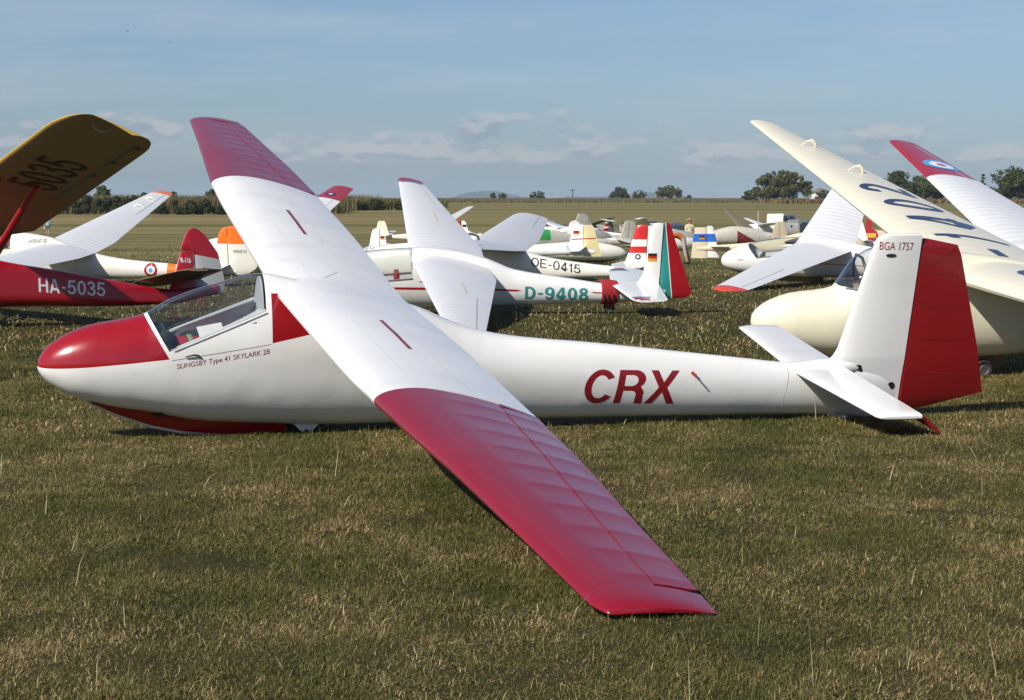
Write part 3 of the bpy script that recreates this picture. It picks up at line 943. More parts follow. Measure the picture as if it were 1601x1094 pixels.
def build_main_glider():
    NOSE = Vector((-3.3283, 15.3764, 0.5192)); YAW, ROLL = 0.2572, 0.1698
    M = Matrix.Rotation(YAW, 3, 'Z') @ Matrix.Rotation(ROLL, 3, 'X')
    base = Vector((1.40, 0, -0.535))
    root = empty("glider", NOSE + M @ base, (ROLL, 0, YAW))
    tag(root, "white glider with red nose, red wing ends and red rudder, nearest in front", "glider", "gliders parked on the airfield")
    OFF = tuple(-base)
    W, Rd = paint("ply_white", (0.80, 0.795, 0.775), .24, .5, .03, 2.0, .16, 3.2, dirt=.12), RED
    # fuselage: x, bottom, top, half width, widest height, bottom and top exponents
    prof = [(0.0, -0.012, 0.016, 0.012, 0.0, 2, 2), (0.012, -0.040, 0.060, 0.055, 0.004, 2, 2), (0.048, -0.088, 0.115, 0.105, 0.006, 2, 2), (0.10, -0.132, 0.165, 0.145, 0.01, 2.05, 2), (0.23, -0.205, 0.244, 0.205, 0.015, 2.1, 2),
            (0.406, -0.262, 0.302, 0.250, 0.02, 2.15, 2), (0.628, -0.31, 0.340, 0.280, 0.02, 2.25, 2.05), (0.744, -0.33, 0.366, 0.288, 0.02, 2.3, 2.05), (0.90, -0.365, 0.462, 0.296, 0.03, 2.3, 2.0), (1.075, -0.395, 0.533, 0.302, 0.04, 2.3, 1.95),
            (1.30, -0.42, 0.598, 0.306, 0.05, 2.3, 1.95), (1.527, -0.437, 0.650, 0.306, 0.06, 2.3, 1.95), (1.60, -0.442, 0.652, 0.305, 0.06, 2.3, 1.97), (1.72, -0.450, 0.628, 0.303, 0.06, 2.3, 2.0), (1.85, -0.457, 0.60, 0.30, 0.06, 2.3, 2.0), (2.0, -0.462, 0.58, 0.295, 0.06, 2.3, 2.1),
            (2.4, -0.468, 0.49, 0.276, 0.03, 2.25, 2.1), (2.58, -0.468, 0.435, 0.267, 0.015, 2.2, 2.1), (2.72, -0.468, 0.392, 0.258, 0.0, 2.2, 2.1), (3.0, -0.466, 0.275, 0.243, -0.03, 2.15, 2.05), (3.18, -0.466, 0.216, 0.232, -0.06, 2.1, 2.0), (3.44, -0.466, 0.166, 0.219, -0.10, 2.1, 2.0),
            (3.93, -0.468, 0.117, 0.198, -0.15, 2.05, 2.0), (4.43, -0.472, 0.060, 0.176, -0.2, 2, 2), (5.25, -0.480, -0.037, 0.143, -0.255, 2, 2), (5.55, -0.484, -0.071, 0.128, -0.28, 2, 2), (5.85, -0.490, -0.098, 0.108, -0.30, 2, 2),
            (6.15, -0.515, -0.12, 0.078, -0.32, 2, 2), (6.38, -0.545, -0.16, 0.05, -0.35, 2, 2.2), (6.53, -0.50, -0.24, 0.026, -0.37, 2, 2.4)]
    bm = fuselage_bm(prof, 110, 56)
    for v in bm.verts:      # plywood skin: slight dents and waves
        if v.co.x > .15:
            r_ = Vector((0, v.co.y, v.co.z - .02)); r_.normalize()
            v.co += r_ * (0.0042 * mnoise.noise(v.co * Vector((2.1, 3.4, 3.4)).x) + 0.0026 * mnoise.noise(v.co * 6.5 + Vector((3, 1, 7))))
    A0, A1 = (0.735, 0.375), (0.897, 0.097)         # front frame of the canopy
    pA = line_plane(A0, A1, 1)                       # keeps what lies behind it
    pA2 = line_plane((A0[0] + .030, A0[1]), (A1[0] + .030, A1[1]), 1)
    pSill = line_plane((0.93, 0.172), (1.58, 0.432), 1)
    pAft = ((1.572, 0, 0), (-1, 0, 0))
    pAft2 = ((1.612, 0, 0), (1, 0, 0))
    pNose = line_plane((0.0, 0.008), (0.9, 0.105), 1)
    pNoseFront = (pA[0], tuple(-Vector(pA[1])))
    pTri = line_plane((1.59, 0.205), (1.90, 0.268), 1)
    pTriEnd = ((2.05, 0, 0), (-1, 0, 0))
    pTriTop = line_plane((1.59, 0.545), (2.05, 0.53), -1)
    cut(bm, [pA, pA2, pSill, pAft, pAft2, pNose, pTri, pTriEnd, pTriTop])
    glass = separate(bm, [pA2, pSill, pAft])
    for f in bm.faces:
        f.material_index = 1 if inside(f, [pNoseFront, pNose]) or inside(f, [pAft2, pTri, pTriEnd, pTriTop]) else 0
    fus_bvh = BVHTree.FromBMesh(bm)
    fus = from_bm("fuselage", bm, [W, Rd], root, OFF)
    fus["label"] = "white fuselage with a red painted nose and red panel under the wing"
    from_bm("canopy", glass, glass_mat(), root, OFF)["label"] = "clear perspex cockpit canopy"
    # canopy frame: rims along the cut
    def rim(z_off_plane, xs, y_sign):
        pts = []
        for x, z in xs:
            h, n, _, _ = fus_bvh.ray_cast(Vector((x, y_sign * 3, z)), Vector((0, -y_sign, 0)))
            if h is not None: pts.append(h + n * 0.002)
        return pts
    grey = plain("grey_trim", (0.30, 0.31, 0.32), 0.5)
    for s in (-1, 1):
        bm = bmesh.new()
        ptsx = [(0.925 + (1.58 - .925) * k / 14, 0.160 + (0.418 - .160) * k / 14) for k in range(15)]
        p = rim(None, ptsx, s)
        if len(p) > 3: tube_bm(bm, p, 0.005, 6)
        from_bm("sill_trim", bm, grey, root, OFF)
    # seam of the canopy against the hull
    for s in (-1, 1):
        bm = bmesh.new()
        p = rim(None, [(0.905 + (1.60 - .905) * k / 20, 0.098 + (0.205 - .098) * k / 20) for k in range(21)], s)
        if len(p) > 3: tube_bm(bm, p, 0.0011, 5)
        from_bm("canopy_seam", bm, plain("seam_soft", (0.34, 0.33, 0.31), .7), root, OFF)
    # canopy catch
    bm = bmesh.new()
    h, n, _, _ = fus_bvh.ray_cast(Vector((1.07, -3, 0.135)), Vector((0, 1, 0)))
    tube_bm(bm, [h + Vector((-.07, -.008, -.012)), h + Vector((-.01, -.014, 0.004)), h + Vector((.02, -.014, 0.0)), h + Vector((.05, -.008, -.028))], [.004, .006, .006, .004], 6)
    from_bm("canopy_catch", bm, plain("black_metal", (0.02, 0.02, 0.02), .4, .5), root, OFF)
    # cockpit: tub with side walls, floor, seat with red cushions, panel, bulkhead, papers
    inner = [(x, max(zb + .03, zb), min(zt_ - .02, 0.45), hw - .028, zs, eb, et) for (x, zb, zt_, hw, zs, eb, et) in prof if 0.7 < x < 1.7]
    bm = fuselage_bm(inner, 20, 40)
    pS2 = line_plane((0.93, 0.176), (1.58, 0.436), -1)
    cut(bm, [pS2])
    bmesh.ops.delete(bm, geom=[f for f in bm.faces if not inside(f, [pS2])], context='FACES')
    for f in bm.faces: f.normal_flip()
    from_bm("cockpit_lining", bm, plain("cockpit_grey", (0.50, 0.52, 0.53), .6), root, OFF)
    for s in (-1, 1):  # pale cap rail along each side of the opening
        bm = bmesh.new()
        pts = []
        for k in range(15):
            x, z = 0.95 + (1.57 - .95) * k / 14, 0.182 + (0.436 - .182) * k / 14
            h, n, _, _ = fus_bvh.ray_cast(Vector((x, s * 3, z - .02)), Vector((0, -s, 0)))
            if h is not None: pts.append((x, h.y - s * .022, z - .008))
        tube_bm(bm, pts, 0.017, 8)
        from_bm("side_rail", bm, plain("rail_white", (0.62, 0.63, 0.63), .5), root, OFF)
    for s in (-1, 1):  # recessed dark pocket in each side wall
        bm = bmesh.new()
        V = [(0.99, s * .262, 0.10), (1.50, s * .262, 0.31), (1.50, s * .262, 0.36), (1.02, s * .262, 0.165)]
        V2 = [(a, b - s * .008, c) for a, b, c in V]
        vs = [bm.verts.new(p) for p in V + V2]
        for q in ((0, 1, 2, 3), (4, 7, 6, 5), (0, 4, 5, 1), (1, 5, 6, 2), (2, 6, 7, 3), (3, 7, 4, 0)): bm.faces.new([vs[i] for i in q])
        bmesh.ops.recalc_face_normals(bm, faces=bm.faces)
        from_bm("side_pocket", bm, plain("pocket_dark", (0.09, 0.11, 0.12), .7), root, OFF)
    bm = bmesh.new(); box_bm(bm, (0.96, -.20, -.10), (1.30, .20, .165), .03)
    cush = from_bm("seat_cushion", bm, cloth("red_cushion", (0.35, 0.02, 0.03)), root, OFF)
    bm = bmesh.new(); box_bm(bm, (1.06, -.205, -.04), (1.10, .205, .172), .01)
    from_bm("harness_strap", bm, cloth("green_strap", (0.22, 0.36, 0.20)), cush)
    bm = bmesh.new(); box_bm(bm, (1.46, -.21, -.12), (1.52, .21, .30), .02, Matrix.Translation((0, 0, 0)))
    from_bm("seat_back", bm, plain("seat_grey", (0.40, 0.41, 0.42), .6), root, OFF)
    rows_b = [r for r in prof if r[0] == 1.527][0]
    bm = fuselage_bm([(1.548, rows_b[1] + .03, .632, .288, .06, 2.3, 1.95), (1.560, rows_b[1] + .03, .634, .288, .06, 2.3, 1.95)], 2, 40)
    from_bm("bulkhead", bm, plain("bulkhead_grey", (0.45, 0.48, 0.52), .6), root, OFF)
    for yy in (-.16, -.10, .1, .16):
        bm = bmesh.new(); box_bm(bm, (1.546, yy - .012, .20), (1.554, yy + .012, .40), .003)
        from_bm("shoulder_strap", bm, plain("strap_black", (0.02, 0.02, 0.025), .7), root, OFF)
    bm = bmesh.new(); box_bm(bm, (0.80, -.22, -.05), (0.90, .22, .27), .03)
    pan = from_bm("instrument_panel", bm, plain("panel_dark", (0.035, 0.05, 0.05), .6), root, OFF)
    for i, (yy, zz) in enumerate(((-.12, .18), (0, .19), (.12, .18), (-.07, .07), (.07, .07))):
        bm = bmesh.new(); tube_bm(bm, [(0.895, yy, zz), (0.908, yy, zz)], .04, 16)
        from_bm("dial", bm, plain("dial_black", (0.015, 0.015, 0.017), .3), pan)
    bm = bmesh.new(); tube_bm(bm, [(1.02, 0, -.2), (1.03, 0, .02), (1.0, 0, .16)], [.014, .012, .016], 8)
    from_bm("control_stick", bm, plain("black_metal", (0.02, 0.02, 0.02), .4, .5), root, OFF)
    bm = bmesh.new(); box_bm(bm, (-.09, -.004, -.06), (.09, .004, .07), 0, Matrix.Translation((1.21, -.06, .235)) @ Matrix.Rotation(-.75, 4, 'X') @ Matrix.Rotation(-.2, 4, 'Y'))
    from_bm("paper_sheet", bm, plain("paper", (0.78, 0.77, 0.75), .8), root, OFF)
    # ---- wing
    zle = [(0, .520), (1.5, .575), (3.0, .635), (3.69, .685), (4.6, .712), (5.2, .735), (7.25, .760), (7.4, .762)]
    zte = [(0, .455), (.6, .48), (2.0, .54), (3.7, .572), (4.8, .637), (6.0, .685), (7.25, .735), (7.4, .738)]
    YB = 3.69
    def xl(y): y = abs(y); return 1.66 if y < YB else 1.66 + (y - YB) / 3.56 * .21
    def xt(y): y = abs(y); return 2.60 if y < YB else 2.60 - (y - YB) / 3.56 * .22
    def th(y): return .165 if abs(y) < YB else .165 - (abs(y) - YB) / 3.56 * .045
    def st(y, *cc): return ((xl(y), y, interp(zle, y)), (xt(y), y, interp(zte, y)), th(y), .032) + cc
    def wavy(c, p): return 0.0012 * math.sin(p[1] * 9.3 + c * 3) * math.sin(c * 3.1) * (c > .3) + 0.0026 * math.sin(p[1] * 19 + 1.2 + 2 * c) * (c > .5) * (1 - c)
    ys = np.linspace(-YB, YB, 75)
    bm = surf_bm([st(y) for y in ys], n=22, bulge=wavy)
    cen = from_bm("wing_center_section", bm, paint("wing_white", (0.80, 0.80, 0.79), .30, .25, .04, 2.5, .16, 5.0, dirt=.12), root, OFF)
    tcen = bvh(cen)
    # faint chordwise seam and a rear spar line
    for (x0, y0, x1, y1) in ((2.02, -.05, 2.17, -.33), (2.02, .05, 2.17, .33)):
        decal("wing_seam", poly_polys([(x0, y0), (x1, y1), (x1 + .004, y1 - .012), (x0 + .004, y0 - .012)]), tcen, (0, 0, 2), (1, 0, 0), (0, 1, 0), (0, 0, -1), plain("tape_cream", (0.66, 0.65, 0.60), .5), cen)
    for s in (-1, 1):
        sl = decal("airbrake_slot", rect_polys(.026, .92), tcen, (2.118, 1.52 if s > 0 else -2.44, 2), (1, 0, 0), (0, 1, 0), (0, 0, -1), paint("slot_red", (0.20, 0.006, 0.02), .4, .2), cen, off=.003)
        decal("airbrake_rim", rect_polys(.006, .93), tcen, (2.144, 1.515 if s > 0 else -2.445, 2), (1, 0, 0), (0, 1, 0), (0, 0, -1), W, cen, off=.004)
    RW = paint("wing_red", (0.24, 0.004, 0.016), .32, .50, .05, 2.0, .012, 30.0)
    ys = np.concatenate([np.linspace(YB + .003, 7.08, 150)])
    def hinge(y): return .765 - (abs(y) - YB) / (7.1 - YB) * .145
    def scallop(c, p):
        y = abs(p[1]); f = ((y - YB + .10) / .335) % 1.0
        k = 0.0 if c < .30 else (1.0 if .44 < c < .93 else ((c - .30) / .14 if c <= .44 else max(0, (1 - c) / .07)))
        return -0.0062 * k * (4 * f * (1 - f) + 1e-6) ** 0.62 * (0.8 + .2 * math.cos(f * 3.1))
    for s in (-1, 1):
        # main box with the aileron cut out
        stt = [st(s * y, 0.0, hinge(y)) for y in ys]
        bm = surf_bm(stt, n=26, bulge=scallop)
        pan_ = from_bm("outer_wing_panel", bm, RW, root, OFF, 50)
        pan_["label"] = "red outer wing panel with fabric sagging between the ribs"
        stt = [st(s * YB + s * .003, hinge(YB) + .0005, 1.0), st(s * (YB + .052), hinge(YB) - .002, 1.0)]
        from_bm("trailing_edge_block", surf_bm(stt, n=8), RW, pan_, None, 50)
        stt = [st(s * 7.081, 0.0, 1.0), st(s * 7.15, 0.0, 1.0), st(s * 7.21, 0.0, 1.0)]
        for k, (yy, sc) in enumerate(((7.25, .965), (7.285, .85), (7.31, .66), (7.325, .36))):
            a = st(s * yy, 0.0, 1.0); le, te = Vector(a[0]), Vector(a[1])
            le = le.lerp(te, .02 * (k + 1)); stt.append((tuple(le), tuple(te), a[2] * sc, a[3], 0.0, 1.0))
        from_bm("wing_tip", surf_bm(stt, n=26), RW, root, OFF, 60)
        dl = math.radians(-1.8 if s < 0 else -2.5)
        sa = []
        for y in ys[3:-2]:
            a = st(s * y, hinge(y) + .007, 1.0); sa.append(a)
        bm = surf_bm(sa, n=12, bulge=scallop)
        hx, hz = 2.36, .66
        for v in bm.verts:   # aileron slightly up
            hy = abs(v.co.y); cx = xl(hy) + (xt(hy) - xl(hy)) * hinge(hy); v.co.z += math.tan(-dl) * max(0, v.co.x - cx)
        ai = from_bm("aileron", bm, RW, root, OFF, 50)
        bm = bmesh.new()
        pts = []
        tp = bvh(pan_)
        for y in np.linspace(YB + .2, 7.0, 30):
            x = xl(y) + (xt(y) - xl(y)) * (hinge(y) - .008)
            h, n, _, _ = tp.ray_cast(Vector((x, s * y, 2)), Vector((0, 0, -1)))
            if h is not None: pts.append(h + Vector((0, 0, .001)))
        tube_bm(bm, pts, .0013, 5)
        from_bm("hinge_tape", bm, paint("tape_red", (0.30, 0.035, 0.05), .5, .1), ai)
    spar = paint("spar_line", (0.70, 0.70, 0.69), .4, .2)
    decal("spar_tape", rect_polys(.010, 7.2), tcen, (2.245, -3.6, 2), (1, 0, 0), (0, 1, 0), (0, 0, -1), spar, cen, off=.0012, step=.05)
    decal("spar_tape", rect_polys(.008, 7.2), tcen, (1.93, -3.6, 2), (1, 0, 0), (0, 1, 0), (0, 0, -1), spar, cen, off=.0012, step=.05)
    for xs_ in (5.585, 2.66):     # joints of the fuselage skin
        r_ = []
        for k in range(41):
            a_ = math.radians(-70 + 140 * k / 40)
            d_ = Vector((0, -math.cos(a_), math.sin(a_)))
            h, n, _, _ = fus_bvh.ray_cast(Vector((xs_, 0, -.25 if xs_ > 4 else -.05)) + d_ * 3, -d_)
            if h is not None: r_.append(h + Vector((.018 * math.sin(a_ * 1.6) if xs_ > 4 else 0, 0, 0)))
        bm = bmesh.new(); tube_bm(bm, r_, .0014, 5); from_bm("skin_joint", bm, plain("seam_soft", (0.34, 0.33, 0.31), .7), root, OFF)
    # ---- tail
    H0, H1 = (6.560, -.42), (6.648, .89)
    def hx_(z): return H0[0] + (H1[0] - H0[0]) * (z - H0[1]) / (H1[1] - H0[1])
    LEp = [(-.44, 6.10), (-.2, 6.02), (-.06, 5.97), (-.03, 6.00), (.03, 6.034), (.3, 6.112), (.6, 6.20), (.84, 6.268), (.885, 6.285), (.912, 6.33)]
    def finst(z, x0, x1, tz): return ((x0, 0, z), (x1, 0, z), tz, 0.0)
    stt = []
    for z, x in LEp:
        hx = hx_(z) + .0; full = hx + .42
        tz = .085 if z > -.1 else .06
        stt.append(((x, 0, z), (full, 0, z), tz, 0.0, 0.0, (hx - x) / (full - x)))
    a = stt[-1]; stt.append(((6.37, 0, .922), a[1], .05, 0, 0.0, (hx_(.92) - 6.37) / (a[1][0] - 6.37)))
    bm = surf_bm(stt, up=(0, 1, 0), n=18)
    fin = from_bm("fin", bm, W, root, OFF)
    tf = bvh(fin)
    RT = [(-.345, 7.312), (.2, 7.16), (.80, 6.99), (.828, 6.975)]
    stt = []
    for z in (-.475, -.42, -.35, 0.0, .4, .75, .83, .878, .884):
        zc = max(z, -.345)
        te = float(np.interp(zc, [r[0] for r in RT], [r[1] for r in RT]))
        hx = hx_(z) + .012
        if z < -.345: te = 7.312 - (-.345 - z) / .13 * .60
        if z > .828: te = 6.975 - (z - .828) / .056 * .28
        le = hx - .50 if z > -.1 else hx - .46
        stt.append(((le, 0, z), (te, 0, z), .075 if z < .88 else .04, 0.0, (hx - le) / (te - le), 1.0))
    bm = surf_bm(stt, up=(0, 1, 0), n=12)
    RR = paint("rudder_red", (0.26, 0.005, 0.010), .38, .25, .06, 4.0, .04, 40.0)
    rud = from_bm("rudder", bm, RR, root, OFF)
    tr = bvh(rud)
    def strip(name, p, q, w, tgt, mt, par, off=.002, into=(0, 1, 0), u=(1, 0, 0), v=(0, 0, 1)):
        d = Vector((q[0] - p[0], q[1] - p[1])).normalized(); n = Vector((-d.y, d.x)) * w / 2
        return decal(name, poly_polys([(p[0] - n.x, p[1] - n.y), (q[0] - n.x, q[1] - n.y), (q[0] + n.x, q[1] + n.y), (p[0] + n.x, p[1] + n.y)]), tgt, (0, 0, 0), u, v, into, mt, par, off=off)
    tape = paint("rib_tape", (0.24, 0.007, 0.012), .35, .3)
    for p, q in (((6.66, -.17), (7.19, -.20)), ((6.68, .10), (7.10, .08)), ((6.69, .36), (7.06, .34)), ((6.70, .61), (7.0, .60)), ((6.69, .64), (6.94, .80))):
        strip("rib_tape", p, q, .016, tr, tape, rud, .002)
    bm = bmesh.new(); box_bm(bm, (6.565, -.012, -.43), (6.70, .012, -.405), .004)
    from_bm("rudder_horn", bm, RR, rud)
    bm = bmesh.new(); tube_bm(bm, [(hx_(z) + .004, -.003, z) for z in (-.42, 0, .4, .88)], .017, 8)
    from_bm("rudder_gap", bm, plain("gap_dark", (0.03, 0.01, 0.01), .6), rud)
    # ---- tailplane
    ZT = -.135; HS = 1.42
    def tp_st(y):
        k = abs(y) / HS; le = 5.655 + .10 * k; hx = 6.075 + .012 * k; te = hx + .25 - .02 * k
        return le, hx, te
    for s in (-1, 1):
        stt = []
        for y in np.linspace(.06, HS - .03, 14):
            le, hx, te = tp_st(y); stt.append(((le, s * y, ZT), (te, s * y, ZT), .10, 0, 0.0, (hx - le) / (te - le)))
        for yy, sc in ((HS, .75), (HS + .018, .3)):
            le, hx, te = tp_st(yy); stt.append(((le + .012, s * yy, ZT), (te, s * yy, ZT), .10 * sc, 0, 0.0, (hx - le) / (te - le)))
        tpl = from_bm("tailplane", surf_bm(stt, n=18), W, root, OFF)
        stt = []
        da = math.radians(38)
        for y in np.linspace(.16, HS - .01, 12):
            le, hx, te = tp_st(y); c = te - hx + .03
            # hanging down about the hinge
            t0 = .10 * (te - le)
            p0 = (hx + .006, s * y, ZT + .004); p1 = (hx + c * math.cos(da), s * y, ZT - c * math.sin(da))
            stt.append((p0, p1, .16, 0.0))
        elv = from_bm("elevator", surf_bm(stt, n=12), RR, root, OFF)
        bm = bmesh.new(); tube_bm(bm, [(tp_st(y)[1] + .004, s * y, ZT + .012) for y in np.linspace(.1, HS - .01, 6)], .007, 6)
        from_bm("hinge_line", bm, RR, elv)
    # fairing between fin and tailplane
    bm = fuselage_bm([(5.60, -.12, -.085, .02, -.10, 2, 2), (5.72, -.16, -.078, .09, -.12, 2, 2.0), (5.95, -.2, -.058, .085, -.13, 2, 1.8), (6.12, -.2, -.060, .062, -.13, 2, 1.8), (6.24, -.16, -.085, .03, -.12, 2, 2)], 20, 28)
    from_bm("tail_fairing", bm, W, root, OFF)
    blk = plain("hole_and_shadow_black", (0.008, 0.008, 0.008), .8)
    decal("inspection_hole", ring_polys(0, .030), tf, (6.492, 0, -.275), (1, 0, 0), (0, 0, 1), (0, 1, 0), blk, fin, off=.004)
    decal("gap_shadow", poly_polys([(6.13, -.10), (6.22, -.10), (6.24, -.16), (6.19, -.17)]), tf, (0, 0, 0), (1, 0, 0), (0, 0, 1), (0, 1, 0), blk, fin, off=.004)  # black patch painted as the shadow in the gap behind the tailplane root
    V, F = ring_polys(0, 1.0); V = V * np.array([.042, .014, 1])
    decal("makers_plate", (V, F), tf, (6.40, 0, .757), (1, 0, 0), (0, 0, 1), (0, 1, 0), plain("plate_black", (0.03, 0.03, 0.03), .4), fin, off=.004)
    red_ink = paint("letter_red", (0.24, 0.007, 0.013), .35, .2)
    decal("lettering", text_polys("BGA 1757", .1), tf, (6.305, 0, .800), (1, 0, -.02), (0, 0, 1), (0, 1, 0), red_ink, fin, off=.0012, fit=(.275, .062), step=.02)
    decal("lettering", big_text("CRX", .165, .05, .13), fus_bvh, (3.955, 0, -.315), (1, 0, -.045), (.0, 0, 1), (0, 1, 0), red_ink, fus, off=.0012, fit=(.755, .262), step=.02)
    decal("lettering", text_polys("SLINGSBY Type 41 SKYLARK 2B", .1), fus_bvh, (0.944, 0, .026), (1, 0, .155), (0, 0, 1), (0, 1, 0), red_ink, fus, off=.0012, fit=(.648, .046), step=.012)
    # static probe with red cap
    h, n, _, _ = fus_bvh.ray_cast(Vector((4.80, -3, -.105)), Vector((0, 1, 0)))
    bm = bmesh.new(); tube_bm(bm, [h + n * .004, h + n * .03 + Vector((.05, 0, -.055)), h + n * .03 + Vector((.115, 0, -.125))], .006, 6)
    pr_ = from_bm("static_probe", bm, plain("probe_steel", (0.25, 0.27, 0.28), .4, .6), root, OFF)
    bm = bmesh.new(); tube_bm(bm, [h + n * .012, h + n * .022 + Vector((.035, 0, -.03))], .011, 8)
    from_bm("probe_cap", bm, paint("cap_red", (0.5, 0.05, 0.03), .5, .1), pr_)
    # ---- skid: red keel with a steel runner, wheel and its bracket
    keel = [(0.37, -.262), (0.567, -.355), (0.789, -.437), (1.012, -.486), (1.278, -.517), (1.459, -.519), (1.747, -.521)]
    top = [(0.37, -.25), (0.567, -.28), (0.789, -.32), (1.012, -.36), (1.278, -.40), (1.459, -.42), (1.747, -.44)]
    rings = []
    for (x, zb), (_, z1) in zip(keel, top): rings.append([(x, -.055, zb), (x, .055, zb), (x, .09, z1), (x, -.09, z1)])
    from_bm("skid_keel", bm_loft(rings), Rd, root, OFF)
    rings = [[(x, -.060, z - .014), (x, .060, z - .014), (x, .060, z + .004), (x, -.060, z + .004)] for x, z in [(0.33, -.235)] + keel[:-2] + [(1.53, -.519)]]
    from_bm("skid_runner", bm_loft(rings), plain("runner_steel", (0.72, 0.73, 0.74), .3, .6), root, OFF)
    wheel_parts(root, (1.90, 0, -.40), .155, .11, OFF)
    for s in (-1, 1):
        bm = bmesh.new()
        pts = [(1.775, -.43), (2.03, -.43), (1.985, -.455), (1.94, -.50), (1.90, -.515), (1.862, -.50), (1.82, -.455)]
        a = [bm.verts.new((x, s * .082, z)) for x, z in pts]; b_ = [bm.verts.new((x, s * .070, z)) for x, z in pts]
        bm.faces.new(a); bm.faces.new(list(reversed(b_)))
        for i in range(len(pts)): bm.faces.new((a[i], b_[i], b_[(i + 1) % 7], a[(i + 1) % 7]))
        bmesh.ops.recalc_face_normals(bm, faces=bm.faces)
        br = from_bm("wheel_bracket", bm, W, root, OFF)
        bm = bmesh.new(); tube_bm(bm, [(1.90, s * .083, -.495), (1.90, s * .095, -.495)], .012, 10)
        from_bm("axle_bolt", bm, plain("black_metal", (0.02, 0.02, 0.02), .4, .5), br)
    bm = bmesh.new(); tube_bm(bm, [(0.79, -.04, -.345), (0.84, -.13, -.335), (0.86, -.17, -.33)], [.02, .018, .014], 8)
    from_bm("tow_release", bm, plain("black_metal", (0.02, 0.02, 0.02), .4, .5), root, OFF)
    # tail skid
    bm = bmesh.new(); tube_bm(bm, [(6.0, 0, -.50), (6.25, 0, -.56), (6.40, 0, -.60)], [.02, .03, .02], 8)
    from_bm("tail_skid", bm, plain("runner_steel", (0.55, 0.56, 0.57), .35, .7), root, OFF)
    return root


build_main_glider()
# ---------------------------------------------------------------- the other gliders
GROUP = "gliders parked on the airfield"


def fus_rows(rows, eb=2.2, et=2.1):
    """x, bottom, top, half width -> full profile rows"""
    out = []
    for r in rows:
        x, zb, zt_, hw = r[:4]
        zs = zb + (zt_ - zb) * (r[4] if len(r) > 4 else 0.48)
        out.append((x, zb, zt_, hw, zs, eb, et))
    return out


